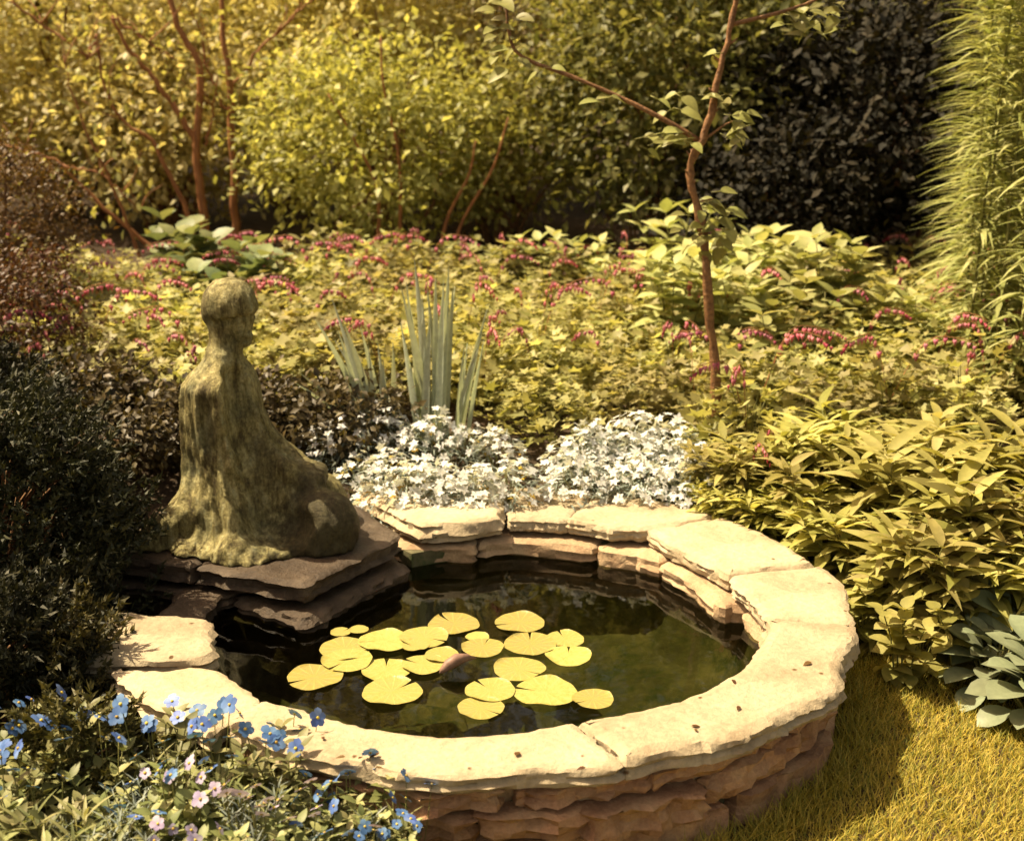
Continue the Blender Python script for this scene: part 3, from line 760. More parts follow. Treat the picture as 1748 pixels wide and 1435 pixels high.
# pale broad leaved plants at the back of the bed
BL = []
def stemmed_plant(n_st, per, hgt, spread, tpl, L0, L1, mat, up=.35, start=.25, whorl=3, stem_r=.003):
    parts, st = [], []
    for s in range(n_st):
        a = rng.uniform(0, 6.28); sp = spread*math.sqrt(rng.uniform(.05, 1)); h_ = hgt*rng.uniform(.75, 1.1)
        top = np.array([sp*math.cos(a), sp*math.sin(a), h_]); pts = spline([(top[0]*.25, top[1]*.25, -.03), (top[0]*.55, top[1]*.55, h_*.55), top], 8)
        st.append(tube(pts, np.linspace(stem_r, stem_r*.5, 8), 4))
        t = np.repeat(np.linspace(start, 1, max(1, per//whorl)), whorl)
        Pp = np.array([np.interp(t, np.linspace(0, 1, 8), pts[:, d]) for d in range(3)]).T
        an = np.arange(len(t))*2.4 + rng.uniform(0, 6.28)
        D = np.stack([np.cos(an), np.sin(an), up + .9*(t - .5) + .2*rng.normal(size=len(t))], 1) + .25*np.array([math.cos(a), math.sin(a), 0])
        U = np.array([0, 0, 1.]) - .5*np.stack([np.cos(an), np.sin(an), 0*an], 1)*D[:, 2:3] + .2*rng.normal(size=(len(t), 3))
        parts.append(scatter(tpl, Pp, D, U, rng.uniform(L0, L1, len(t))*(1.1 - .35*t)))
    return merge(parts), merge(st)
def leafy(name, *a, mat=None, smat='stem', **k):
    root = empty(name); lv, st = stemmed_plant(*a, mat, **k)
    obj('foliage', mesh_from('foliage', *lv, M[mat]), root); obj('stems', mesh_from('stems', *st, M[smat]), root); return root
for v in range(3): BL.append(leafy('broad_leaved_plant', 7, 15, .34, .18, T_OVAL3, .08, .13, mat='lf_pale', up=.2))
bl = []
for px, py, Y in [(1050, 455, 3.2), (1100, 450, 3.0), (1160, 440, 3.3), (1290, 470, 2.7), (1340, 470, 2.9), (1390, 485, 2.6), (1250, 455, 3.1), (1480, 530, 2.2), (1540, 545, 2.2), (1420, 520, 2.4),
                  (640, 420, 3.8), (720, 410, 3.9), (790, 410, 3.8), (860, 430, 3.6), (930, 440, 3.5), (1590, 570, 2.0), (560, 430, 3.8), (1010, 440, 3.6), (1180, 420, 2.7), (1230, 430, 2.4), (1150, 470, 2.3), (1270, 500, 2.1), (1330, 520, 2.0)]:
    c = at(px, py, Y=Y); bl.append((c[0], Y, random.uniform(0, 6.28), random.uniform(.85, 1.1)*(1.45 if 1120 < px < 1450 else 1.0)))
place_variants(BL, bl, (lambda x, y, v: 'pale green broad leaved plant ' + ('beside the feathery stalks' if x > 1.5 else 'under the large evergreen, beyond the sapling' if x > .85 else 'before the dark red bare stems' if x < .1 else 'before the dark leafy shrub')), 'plant', 'broad leaved plants behind the bed')
# silvery big-leaf plants behind the figure's head
SV = [leafy('silvery_poppy', 6, 12, .34, .2, T_ROUND, .10, .16, mat='lf_bed2', up=.4) for _ in range(2)]
place_variants(SV, [(at(px, py, Y=Y)[0], Y, random.uniform(0, 6.28), s) for px, py, Y, s in [(330, 400, 3.3, 1.1), (400, 400, 3.4, 1.1), (450, 420, 3.1, 1), (380, 440, 3.0, 1), (300, 360, 3.6, 1.2)]],
               'blue-green large leaved plant behind the seated figure\'s head', 'plant', 'blue-green plants at the foot of the red stems')

# lance leaved clumps beside the coping
LC = [leafy('lance_leaved_plant', 9, 24, .33, .22, T_LANCE, .12, .22, mat='lf_lance', up=.35, start=.15) for _ in range(3)]
lc = []
for px, py, z, s in [(1230, 855, -.04, .55), (1275, 870, -.05, .6), (1240, 815, -.02, .6), (1330, 880, -.06, .7), (1300, 820, .0, .75), (1380, 850, -.04, .85), (1460, 920, -.08, .9), (1440, 830, -.02, 1.0), (1530, 860, -.03, 1.1), (1500, 960, -.12, .95), (1560, 990, -.14, 1.0),
                     (1620, 930, -.10, 1.15), (1640, 1000, -.15, 1.0), (1700, 940, -.1, 1.15), (1600, 840, 0, 1.1), (1690, 860, 0, 1.1), (1740, 900, 0, 1.1), (1360, 790, .03, .8), (1490, 800, .03, .9), (1760, 1000, -.12, 1.0)]:
    c = at(px, py + 40, z=z); r = math.hypot(c[0], c[1])
    if r < 1.06: c = c*1.06/r
    lc.append((c[0], c[1], random.uniform(0, 6.28), s*1.05))
place_variants(LC, lc, (lambda x, y, v: 'yellow-green lance leaved plant ' + ('touching the pond coping' if math.hypot(x, y) < 1.2 else 'behind the blue-green rosettes' if x > 1.4 and y < .6 else 'in the thick of the clump behind the coping' if y < .9 else 'where the clump meets the bleeding hearts')), 'plant', 'lance leaved clump beside the coping')
# small rounded sprigs low at the lawn edge
SP = [leafy('round_leaved_sprig', 6, 14, .24, .16, T_ROUND, .05, .08, mat='lf_lance', up=.15)]
place_variants(SP, [(1.16, -.02, .3, 1.0), (1.22, .08, 2.1, 1.1), (1.34, -.0, 4, 1.0), (1.10, .22, 1, 1.0)], 'round leaved sprig hanging at the lawn edge under the lance leaves', 'plant', 'round leaved sprigs at the lawn edge')
HO = []
for v in range(2):
    root = empty('blue_leaved_plant'); n = 34; a = np.arange(n)*2.4; rr = np.linspace(.03, .1, n)
    P = np.stack([rr*np.cos(a), rr*np.sin(a), np.linspace(.2, .05, n)], 1)
    D = np.stack([np.cos(a), np.sin(a), np.linspace(1.1, -.1, n)], 1); U = np.array([0, 0, 1.]) + .15*rng.normal(size=(n, 3)) - .4*D*np.array([1, 1, 0])
    lv = scatter(leaf_tpl(7, .72, .14, .3, .6, 1.35), P, D, U, rng.uniform(.09, .15, n))
    for i in range(n):
        k = len(lv[0])//n; kf = len(lv[1])//n
        obj('leaf', mesh_from('leaf', lv[0][i*k:(i+1)*k], lv[1][:kf], M['lf_hosta'], True), root)
    obj('stems', mesh_from('stems', *merge([tube([(0, 0, -.03), P[i]], [.006, .004], 4) for i in range(n)]), M['stem']), root); HO.append(root)
place_variants(HO, [(1.50, .02, 0, 1.0), (1.46, -.26, 2, .95), (1.66, .18, 1, 1.05), (1.72, -.15, 4, 1.1), (1.86, .25, 3, 1.1), (1.58, -.42, 5, 1.0), (1.40, -.08, 2.5, .8)], 'blue-green rosette plant with rounded leaves at the lawn\'s edge', 'plant', 'blue-green rosettes by the lawn')

# tall feathery stalks at the right
FS = []
for v in range(4):
    root = empty('feathery_stalk'); h_ = 2.1; n = 300
    bend = np.array([rng.normal()*.08, rng.normal()*.08])
    pts = spline([(0, 0, -.04), (bend[0]*.3, bend[1]*.3, h_*.5), (bend[0], bend[1], h_)], 14)
    t = rng.uniform(.10, 1, n); P = np.array([np.interp(t, np.linspace(0, 1, 14), pts[:, d]) for d in range(3)]).T
    a = rng.uniform(0, 6.28, n); D = np.stack([np.cos(a), np.sin(a), .55 + .5*(t - .5) + .15*rng.normal(size=n)], 1)
    lv = scatter(T_DROOP, P, D, np.tile([0, 0, 1.], (n, 1)), rng.uniform(.17, .29, n)*(1.05 - .3*t), rng.uniform(.2, .3, n))
    obj('foliage', mesh_from('foliage', *lv, M['lf_feather']), root); obj('stem', mesh_from('stem', *tube(pts, np.linspace(.008, .003, 14), 5), M['stem']), root); FS.append(root)
fs = []
for px, Y in [(1640, 2.3), (1650, 1.9), (1625, 2.9), (1640, 3.4), (1665, 2.0), (1700, 1.8), (1740, 1.6), (1690, 2.3), (1730, 2.1), (1780, 1.9), (1820, 1.6), (1655, 2.7), (1710, 2.7), (1770, 2.5), (1850, 2.2), (1900, 1.8), (1725, 3.2), (1680, 3.1), (1795, 3.0)]:
    c = at(px, 600, Y=Y); fs.append((c[0], Y, random.uniform(0, 6.28), random.uniform(.9, 1.1)))
place_variants(FS, fs, (lambda x, y, v: 'tall stalk with narrow drooping pale leaves ' + ('at the front of the feathery stand' if y < 1.95 else 'in the middle of the feathery stand' if y < 2.6 else 'at the back, by the evergreen')), 'plant', 'feathery stalks at the bed end')

# ------------------------------------------------------------ sapling in front of the bank
def trace(pts, Y, jit=0): return np.array([at(x, y, Y=Y + random.uniform(-jit, jit)) for x, y in pts])
YS = 1.32
sap = empty('sapling', (0, 0, 0)); tr0 = trace([(1222, 745), (1221, 640), (1213, 540), (1201, 400), (1182, 320), (1178, 280), (1196, 243), (1214, 190), (1226, 130), (1245, 60), (1256, 0), (1262, -90), (1250, -190)], YS)
sz = float(ground_z(tr0[0][0], YS)); tr0[0][2] = sz - .03
sap.location = (tr0[0][0], YS, sz); tag(sap, 'slender young tree with a forked bare stem and sparse leaves behind the white flowers', 'tree')
base = np.array(sap.location)
tk = obj('trunk', mesh_from('trunk', *tube(spline(tr0 - base, 46) + rng.normal(size=(46, 3))*.0022, np.linspace(.021, .007, 46)*(1 + .12*rng.normal(size=46)), 8, .06), M['bark_sap'], True), sap)
for pts, r0, r1 in [([(1192, 240), (1140, 208), (1070, 172), (980, 132), (890, 96), (868, 50), (862, -20), (850, -90)], .011, .004), ([(1250, 42), (1330, 22), (1395, 0), (1470, -40)], .009, .004), ([(1262, -80), (1310, -150), (1330, -230)], .006, .003),
                    ([(1196, 243), (1235, 215), (1262, 208)], .005, .003), ([(1190, 345), (1215, 340), (1228, 350)], .004, .002)]:
    p = trace(pts, YS); p[1:, 1] += np.linspace(0, .10, len(p) - 1); obj('branch', mesh_from('branch', *tube(spline(p - base, 24), np.linspace(r0, r1, 24)*(1 + .1*rng.normal(size=24)), 6, .06), M['bark_sap'], True), sap)
sp_ = spline(tr0 - base, 60)
for q in range(22):
    i_ = rng.integers(8, 58); a_ = rng.uniform(0, 6.28); d = np.array([math.cos(a_), math.sin(a_)*.7, .5]); L = rng.uniform(.02, .05)
    obj('spur', mesh_from('spur', *tube([sp_[i_], sp_[i_] + d*L*.6, sp_[i_] + d*L + np.array([0, 0, .006])], [.006, .004, .0015], 5), M['bark_sap'], True), sap)
lt = leaf_tpl(6, .62, .16, .3, .8, .8)
for (px, py, n) in [(1145, 178, 3), (1118, 245, 4), (1165, 238, 3), (1215, 178, 3), (1255, 222, 4), (1262, 212, 3), (1228, 345, 4), (1235, 375, 3), (1185, 362, 2), (1210, 400, 4), (1245, 408, 4), (1180, 410, 3), (1370, 25, 3), (1420, 30, 4), (1395, 45, 3), (1345, 30, 2), (1215, 85, 2),
                    (868, 100, 3), (862, 50, 4), (935, 135, 2), (1040, 175, 2), (855, 0, 3), (1260, -60, 5), (1250, -150, 6), (1330, -200, 6), (1470, -30, 4)]:
    for q in range(int(n*1.8)):
        p = at(px + random.uniform(-22, 22), py + random.uniform(-20, 20), Y=YS + random.uniform(-.04, .06)) - base
        a = random.uniform(0, 6.28); D = np.array([[math.cos(a), math.sin(a)*.7 - .3, random.uniform(-.5, .3)]]); U = np.array([[random.uniform(-.4, .4), -.45, .8]])
        L = random.uniform(.05, .088)
        V, F = scatter(lt, p[None], D, U, [L]); pt = tube([p - nrm(D[0])*.03, p + nrm(D[0])*.01], [.0015, .0012], 3)
        obj('leaf', mesh_from('leaf', *merge([(V, F), pt]), M['lf_sap'], True), sap)

# ------------------------------------------------------------ shrubs and trees
def clumps(cent, n, spread, tpl, L0, L1, mid):
    k = len(cent); C = np.repeat(cent, n, 0)
    P = C + rng.normal(size=C.shape)*spread
    out = nrm(P - mid + .001); D = nrm(out*.7 + rng.normal(size=P.shape)*.75 + np.array([0, 0, -.12]))
    U = nrm(np.array([0, 0, .9]) + .35*out + .4*rng.normal(size=P.shape))
    return scatter(tpl, P, D, U, rng.uniform(L0, L1, len(P)))
def shrub(name, label, x, y, rx, ry, h_, ncl, per, L, mat, smat='bark', tpl=T_OVAL, low=.12, spread=None, cat='shrub', trunk=None, group=None, nst=9, shell=.45):
    z = float(ground_z(x, y)); root = tag(empty(name, (x, y, z)), label, cat, group)
    u = nrm(rng.normal(size=(ncl, 3))); rad = rng.uniform(shell**3, 1, ncl)**(1/3)
    cen = u*rad[:, None]*np.array([rx, ry, h_*(1 - low)*.5]); cen[:, 2] += h_*(low + (1 - low)*.5)
    cen *= 1 + .12*np.sin(cen[:, [1, 2, 0]]*4.2)*np.array([1, 1, .4])
    sp = spread or min(rx, ry)*.2
    mid = np.array([0, 0, h_*.45])
    V, F = clumps(cen[:ncl//2], per, np.array([sp, sp, sp*.6])*.62, tpl, L*.65, L*1.1, mid)
    V2, F2 = clumps(cen[ncl//2:], int(per*.8), np.array([sp, sp, sp*.6]), tpl, L*.7, L*1.45, mid)
    V, F = merge([(V, F), (V2, F2)])
    V[:, 2] = np.maximum(V[:, 2], -.02)
    obj('crown', mesh_from('crown', V, F, M[mat]), root)
    r0 = trunk or .018
    for s in range(nst*2):
        c = cen[rng.integers(ncl)]*.9; b = rng.normal(size=2)*min(rx, ry)*.12
        p = spline([(b[0], b[1], -.06), (b[0]*1.5 + c[0]*.25, b[1]*1.5 + c[1]*.25, c[2]*.5), c], 9) + rng.normal(size=(9, 3))*.012
        obj('stem', mesh_from('stem', *tube(p, np.linspace(r0, r0*.25, 9)*(1 if s % 2 else .55), 5), M[smat], True), root)
    return root
# front line of shrubs behind the bed
shrub('brown_shrub', 'bronze-brown fine leaved shrub beyond the conifer, below the red stems', -2.55, 2.85, .48, .5, .95, 220, 60, .028, 'lf_brown', spread=.085)
shrub('brown_shrub', 'low bronze-brown shrub between the conifer and the bleeding hearts', -2.15, 1.75, .42, .4, .62, 150, 60, .026, 'lf_brown', spread=.08)
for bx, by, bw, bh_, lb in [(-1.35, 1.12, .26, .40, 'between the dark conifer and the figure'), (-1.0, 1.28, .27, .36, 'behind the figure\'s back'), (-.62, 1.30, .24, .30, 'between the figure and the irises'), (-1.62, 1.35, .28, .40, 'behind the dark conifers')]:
    shrub('brown_groundcover', 'low bronze-brown foliage cushion, shade darkened into its colour, ' + lb, bx, by, bw, .24, bh_*.75, 90, 45, .035, 'lf_dim', spread=.06, low=.02, trunk=.006, nst=5)
shrub('green_shrub', 'rounded mid-green shrub behind the bed, right beside the red stemmed bush', -.85, 4.75, .85, .7, 1.35, 190, 45, .06, 'lf_olive', spread=.15)
shrub('green_shrub', 'small mid-green shrub in front of the golden foliage, with dark gaps', -.05, 5.2, .65, .6, 1.25, 120, 45, .06, 'lf_olive', spread=.15)
shrub('dark_leaved_shrub', 'dark green leafy shrub behind the sapling\'s long side branch', 1.0, 4.7, .85, .7, 2.0, 220, 60, .07, 'lf_green', spread=.15)
shrub('evergreen_shrub', 'large dark evergreen shrub, shade painted in nearly black, filling the corner by the feathery stalks', 2.25, 4.6, 1.05, .85, 1.62, 330, 60, .065, 'lf_dark', spread=.16)
shrub('evergreen_shrub', 'low dark evergreen shrub, shade painted in, at the foot of the large one', 1.55, 3.9, .55, .45, .95, 130, 55, .055, 'lf_dark', spread=.11)
# bush with bare reddish stems
YR = 4.7
rb = empty('red_stemmed_bush'); rz0 = float(ground_z(-2.3, YR)); rb.location = (-2.35, YR, rz0); tag(rb, 'open bush of bare reddish branching stems with sparse leaves', 'bush')
base = np.array(rb.location)
tips = []
for pts, r0, r1, Y in [([(350, 420), (345, 345), (335, 250), (342, 120), (312, 62), (290, 0), (280, -80)], .030, .014, 4.7), ([(336, 245), (275, 148), (225, 92), (190, 30)], .020, .009, 4.7), ([(190, 30), (240, 62), (297, 104)], .010, .005, 4.65), ([(345, 425), (310, 345), (265, 250), (215, 210), (180, 150), (165, 60)], .018, .006, 4.6),
                       ([(400, 420), (400, 325), (394, 170), (381, 50), (376, -60)], .030, .013, 4.85), ([(396, 200), (370, 160), (352, 110), (345, 60)], .011, .005, 4.8), ([(398, 150), (440, 90), (500, 30), (540, -10)], .010, .005, 4.9), ([(300, 470), (285, 440), (220, 392), (150, 330), (108, 282), (60, 262), (0, 248)], .018, .006, 4.5),
                       ([(260, 480), (240, 440), (205, 350), (172, 272), (130, 182), (110, 110)], .013, .004, 4.4), ([(110, 283), (175, 300), (240, 362)], .009, .005, 4.5), ([(150, 100), (100, 60), (40, 20), (-20, -20)], .009, .006, 4.6), ([(165, 60), (150, 100)], .006, .009, 4.6), ([(350, 250), (362, 200), (372, 130)], .009, .005, 4.7)]:
    p = trace(pts, Y); p[0][2] = max(p[0][2], rz0 - .05) if pts[0][1] < 400 else rz0 - .05
    obj('branch', mesh_from('branch', *tube(spline(p - base, 22) + rng.normal(size=(22, 3))*.006, np.linspace(r0, r1, 22), 7, .04), M['bark_red'], True), rb)
    tips += [q - base for q in spline(p, 9)[4:]]
for q in range(34):
    p = tips[rng.integers(len(tips))]; d = nrm(np.array([rng.normal()*.8, rng.normal()*.4, .9])); L = rng.uniform(.18, .45)
    obj('twig', mesh_from('twig', *tube(spline([p, p + d*L*.5 + rng.normal(size=3)*.02, p + d*L], 6), np.linspace(.006, .002, 6), 4), M['bark_red'], True), rb)
tp = np.array(tips); V, F = clumps(tp, 7, .13, T_OVAL, .04, .075, tp.mean(0)); obj('foliage', mesh_from('foliage', V, F, M['lf_olive']), rb)
# thin dark-red stems in the middle background
for px, pts in [(0, [(770, 440), (785, 388), (840, 290), (868, 200)]), (1, [(745, 440), (762, 378), (800, 300), (812, 240)]), (2, [(640, 440), (645, 330), (600, 230), (560, 160)]), (3, [(680, 440), (682, 280), (655, 150), (650, 60)])]:
    p = trace(pts, 4.25); z = float(ground_z(p[0][0], 4.25)); p[0][2] = z - .03
    o = obj('bare_stem', mesh_from('bare_stem', *tube(spline(p - p[0] , 14), np.linspace(.014, .005, 14), 6, .05), M['bark_red'], True), None, tuple(p[0]))
    tag(o, ['leaning dark red bare stem with the clearest outline between golden and dark shrubs', 'shorter dark red stem leaning beside the clearest one', 'crooked thin stem bending into the rounded green shrub', 'thin upright stem rising from the rounded green shrub'][px], 'stem')
# golden sunlit thicket and tall trees that close the view
rear = [('golden_shrub', 'low golden shrub at the foot of the red stems', -2.35, 5.7, .8, .6, 1.5, 170, 50, .07, 'lf_gold'),
        ('golden_shrub', 'golden leaved shrub glowing behind the red stems', -3.2, 6.4, 1.3, .9, 2.5, 420, 60, .058, 'lf_gold'),
        ('golden_shrub', 'golden leaved shrub between the red stems and the rounded green shrub', -1.65, 6.9, 1.0, .9, 2.3, 340, 60, .058, 'lf_gold'),
        ('golden_shrub', 'tallest golden shrub, right behind the dark red leaning stem', .05, 7.2, 1.0, .9, 2.9, 280, 55, .075, 'lf_gold'),
        ('olive_shrub', 'olive green shrub with loose crown rising behind the rounded green shrub', -.95, 6.1, .7, .7, 2.6, 190, 55, .07, 'lf_gold'),
        ('olive_shrub', 'olive green shrub at the far end beyond the bronze-brown one', -4.5, 4.9, .8, .9, 1.3, 200, 55, .07, 'lf_olive'),
        ('olive_shrub', 'olive brown shrub standing behind the dark leafy one', 1.4, 6.4, 1.0, .8, 2.7, 260, 55, .07, 'lf_olive'),
        ('olive_shrub', 'olive shrub rising over the large dark evergreen', 2.9, 6.3, 1.2, .9, 2.6, 260, 55, .07, 'lf_green'),
        ('green_shrub', 'green shrub closing the bed beyond the feathery stalks', 4.0, 4.6, 1.0, .9, 2.5, 240, 55, .07, 'lf_green')]
rear += [('green_shrub', 'green shrub beyond the bronze-brown one, away from the bed', -3.9, 3.0, .7, .7, 1.2, 150, 45, .07, 'lf_green'),
         ('green_shrub', 'low green shrub beside the conifers, away from the pond', -3.1, 1.1, .6, .55, .7, 120, 45, .06, 'lf_green'),
         ('olive_shrub', 'olive shrub at the garden\'s open side beyond the conifers', -5.4, 2.2, 1.0, .9, 1.5, 170, 45, .08, 'lf_olive'),
         ('olive_shrub', 'tall olive shrub at the garden\'s open side by the golden thicket', -6.2, 5.2, 1.2, 1.2, 2.4, 210, 45, .09, 'lf_olive'),
         ('green_shrub', 'green shrub on the far side of the feathery stalks', 3.5, 2.4, .8, .8, 1.7, 170, 45, .07, 'lf_green'),
         ('green_shrub', 'low green shrub past the blue-green rosettes', 3.1, .7, .7, .6, .9, 130, 45, .06, 'lf_olive')]
for r in rear: shrub(*r, spread=.2, nst=10, trunk=.025)
for k, (x, y, rx, h_, mt, lab) in enumerate([(-4.6, 9.0, 2.0, 5.6, 'lf_olive', 'broad olive leaved tree rising behind the golden shrubs by the red stems'), (-1.4, 9.8, 2.0, 6.2, 'lf_gold', 'yellow leaved tree rising behind the golden thicket'),
                                     (1.9, 9.6, 2.0, 6.2, 'lf_green', 'green tree rising behind the olive brown shrub'), (5.2, 8.6, 2.0, 5.8, 'lf_green', 'green tree rising behind the feathery stalks and the large dark evergreen'), (-9.0, 7.0, 2.2, 5.0, 'lf_green', 'spreading green tree at the garden\'s open side'), (8.0, 4.5, 2.0, 5.0, 'lf_olive', 'olive tree far beyond the feathery stalks')]):
    shrub('garden_tree', lab, x, y, rx, 1.6, h_, 300, 55, .12, mt, spread=.36, cat='tree', trunk=.07, low=.05, nst=8)

# ------------------------------------------------------------ conifers by the plinth
def conifer(name, label, x, y, rx, ry, h_, nb, mat, bl=.16, need=46, nl=.018, group=None, zoff=0):
    z = float(ground_z(x, y)) + zoff; root = tag(empty(name, (x, y, z)), label, 'conifer', group)
    Ps, Ds, st = [], [], []
    for b in range(nb):
        u = rng.uniform(0, 1)**.8; a = rng.uniform(0, 6.28); prof = math.sqrt(max(0, 1 - (u*.97)**2.2))*rng.uniform(.55, 1.02)
        p0 = np.array([rx*prof*math.cos(a), ry*prof*math.sin(a), h_*(.04 + .9*u)])
        d = nrm(np.array([math.cos(a)*.7, math.sin(a)*.7, .75]) + .35*rng.normal(size=3)); L = bl*rng.uniform(.6, 1.3)
        t = np.sort(rng.uniform(0, 1, need)); Ps.append(p0 + d*L*t[:, None] + rng.normal(size=(need, 3))*.014*(1.1 - t)[:, None])
        Ds.append(d + .75*rng.normal(size=(need, 3)))
        if b % 14 == 0: st.append(tube(spline([(0, 0, -.04), p0*np.array([.5, .5, .75]), p0, p0 + d*L*.7], 6), [.009, .006, .005, .004, .002, .001], 4))
    P = np.concatenate(Ps); D = np.concatenate(Ds)
    V, F = scatter(T_NEEDLE, P, D, rand_dir(len(P)), rng.uniform(.6, 1.4, len(P))*nl*1.15, np.full(len(P), nl*3.2))
    V[:, 2] = np.maximum(V[:, 2], -.03)
    obj('foliage', mesh_from('foliage', V, F, M[mat]), root); obj('branches', mesh_from('branches', *merge(st), M['bark']), root); return root
conifer('dwarf_conifer', 'large dark feathery conifer bush standing beside the plinth', -1.48, .12, .42, .42, .76, 1400, 'lf_conifer', .17)
conifer('dwarf_conifer', 'dark conifer bush behind the large feathery one', -1.85, .75, .42, .4, .52, 800, 'lf_conifer', .16)
conifer('dwarf_conifer', 'low dark conifer spreading at the foot of the large feathery one', -1.33, -.38, .36, .30, .42, 750, 'lf_conifer', .13)
conifer('conifer_sprig', 'fine twiggy conifer sprig leaning over the short coping stone', -1.07, -.40, .12, .12, .38, 90, 'lf_conifer2', .10)
conifer('conifer_sprig', 'small brownish conifer sprig below the short coping stones', -.93, -.78, .15, .12, .30, 110, 'lf_conifer2', .09)

# ------------------------------------------------------------ front left flower border
FL = []
def flower_plant(hgt, spread, nfl, petm, fs, nst=9):
    root = empty('border_flower'); lv, st = stemmed_plant(nst, 21, hgt*.8, spread, T_OVAL3, .035, .065, None, up=.3)
    obj('foliage', mesh_from('foliage', *lv, M['lf_front']), root); obj('stems', mesh_from('stems', *st, M['stem']), root)
    for q in range(nfl):
        a = random.uniform(0, 6.28); r = spread*random.uniform(.1, .9); h_ = hgt*random.uniform(.84, 1.14)
        p = np.array([[r*math.cos(a), r*math.sin(a), h_]]); u = nrm(np.array([[random.uniform(-.6, .5), random.uniform(-1.0, -.2), .65]]))
        f = obj('flower', mesh_from('flower', *star_flowers(p, u, fs*random.uniform(.85, 1.2), 5, 1.0), M[petm]), root)
        obj('eye', mesh_from('eye', *tube([p[0] - u[0]*.001, p[0] + u[0]*.004], [.0042, .003], 7), M['pet_yellow']), f)
        obj('stem', mesh_from('stem', *tube(spline([(p[0][0]*.3, p[0][1]*.3, .02), p[0]*np.array([.8, .8, .7]), p[0]], 6), .0014, 3), M['stem']), f)
    return root
blue = [flower_plant(.32, .11, 6, 'pet_blue', .0195) for _ in range(4)]; lil = [flower_plant(.30, .11, 6, 'pet_lilac', .017) for _ in range(3)]
greyp = [leafy('grey_tuft', 12, 36, .22, .12, T_NARROW, .03, .055, mat='lf_grey', up=.6), leafy('grey_tuft', 10, 30, .26, .10, T_NARROW, .035, .06, mat='lf_grey', up=.8)]
leafp = [leafy('border_foliage', 9, 24, .20, .13, T_OVAL3, .035, .06, mat='lf_front', up=.4), leafy('border_foliage', 10, 24, .22, .12, T_NARROW, .07, .11, mat='lf_front', up=.7)]
def spots(lst): return [(at(px, py, z=-.27)[0], at(px, py, z=-.27)[1], random.uniform(0, 6.28), s) for px, py, s in lst]
place_variants(greyp, spots([(180, 1520, .9), (270, 1500, .9), (350, 1560, .9), (440, 1530, .9), (530, 1540, .85), (600, 1560, .75), (300, 1440, .85), (210, 1410, .8), (650, 1600, .65), (460, 1590, .9), (560, 1650, .8), (250, 1600, .9)]), 'fine grey-green tuft of thread leaves among the border flowers', 'plant', 'grey tufts in the border')
# each root pixel is where the stem meets the ground at the level of the lawn
place_variants(blue, spots([(110, 1420, 1.05), (190, 1475, 1.0), (280, 1440, 1.1), (360, 1420, .98), (500, 1450, 1.02), (430, 1490, .95), (600, 1500, .9), (20, 1500, 1.0), (560, 1520, .8), (90, 1540, .9), (660, 1560, .7), (240, 1560, .8), (150, 1400, .9), (330, 1500, 1.0), (470, 1420, .95), (700, 1540, .75), (540, 1600, .8), (40, 1430, .95)]),
               (lambda x, y, v: 'leafy border plant with clear blue five-petalled flowers ' + ('leaning over the front coping' if y > -1.12 and x > -.8 else 'under the low conifer' if x < -.8 else 'among the tufts away from the coping')), 'flower', 'blue flowers in the border')
place_variants(lil, spots([(330, 1530, .95), (420, 1550, .9), (520, 1560, .85), (300, 1600, .8), (400, 1620, .8), (610, 1590, .7), (480, 1640, .7), (450, 1560, .9)]), 'low border plant with pale lilac flowers among the leaves', 'flower', 'lilac flowers in the border')
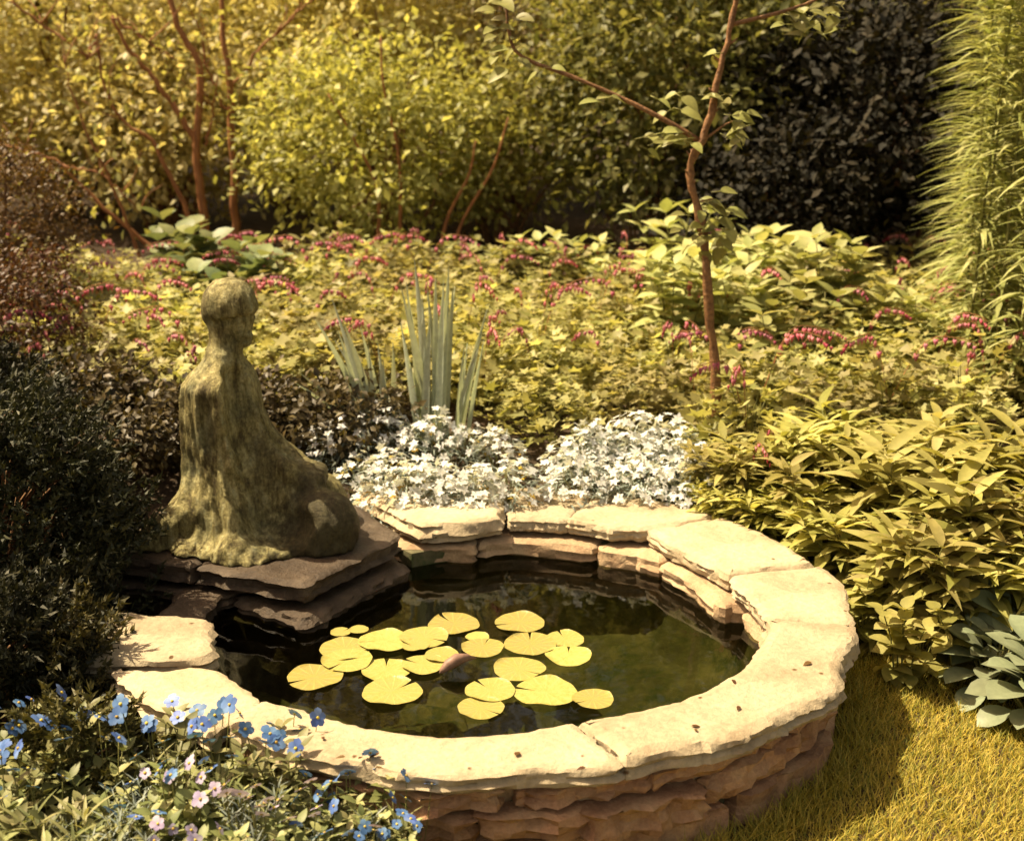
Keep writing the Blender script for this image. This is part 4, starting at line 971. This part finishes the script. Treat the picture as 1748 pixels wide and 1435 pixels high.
place_variants(leafp, spots([(60, 1560, 1.1), (150, 1590, 1.0), (230, 1520, 1.0), (320, 1480, .95), (420, 1450, .95), (480, 1500, .9), (550, 1480, .9), (620, 1540, .75), (0, 1620, 1.1), (120, 1660, 1), (260, 1650, 1), (380, 1680, 1), (500, 1700, .9), (600, 1650, .8), (700, 1600, .6), (680, 1680, .7), (350, 1390, .8), (450, 1400, .85), (160, 1440, .9), (-40, 1540, 1.1), (-80, 1640, 1.1)]),
               'yellow-green leafy tuft filling the border between the flowers', 'plant', 'leafy tufts in the border')

# ------------------------------------------------------------ lawn grass
def grass():
    n = 170000; x = rng.uniform(-.1, 2.6, n); y = rng.uniform(-1.7, .35, n); r = np.hypot(x, y)
    edge = .12 - .35*np.clip(x - 1.2, 0, 2) + .05*np.sin(x*9)
    k = (r > .955) & (y < edge + .15*rng.random(n)) & ((x > .15) | (rng.random(n) < .3)); x, y = x[k], y[k]; n = len(x)
    P = np.stack([x, y, ground_z(x, y) - .004], 1); a = rng.uniform(0, 6.28, n)
    D = np.stack([np.cos(a)*.55, np.sin(a)*.55, np.full(n, 1.)], 1) + .2*rng.normal(size=(n, 3)); U = np.stack([np.cos(a), np.sin(a), 0*a], 1)*-1 + np.array([0, 0, .3])
    T = (np.array([(0, .5, 0), (0, -.5, 0), (.55, .4, -.05), (.55, -.4, -.05), (1, 0, -.25)]), np.array([(0, 1, 3), (0, 3, 2), (2, 3, 4)]))
    L = rng.uniform(.022, .05, n)*(1 + .8*np.exp(-((np.hypot(x, y) - 1)/.06)**2)); return mesh_from('grass', *scatter(T, P, D, U, L, np.full(n, .0024)), M['grass'])
tag(obj('grass', grass()), 'short golden lawn grass growing up to the pond wall', kind='stuff')

# fallen bits on the coping
for k, (px, py) in enumerate([(552, 1262), (590, 1292), (612, 1296), (648, 1285), (640, 1310), (1180, 1240), (1250, 1160), (1262, 1205), (1190, 1248), (1385, 1130), (880, 1290), (1000, 1310)]):
    c = at(px, py, z=.006); V, F = scatter(T_OVAL3, np.zeros((1, 3)), np.array([[1., 0, .05]]), np.array([[.1, .1, 1.]]), [random.uniform(.014, .03)])
    tag(obj('fallen_leaf', mesh_from('fallen_leaf', V, F, M['lf_brown']), None, (c[0], c[1], .0075), (0, 0, random.uniform(0, 6.28))), 'tiny dry brown leaf scrap lying on the pale coping', 'leaf', 'leaf scraps on the coping')
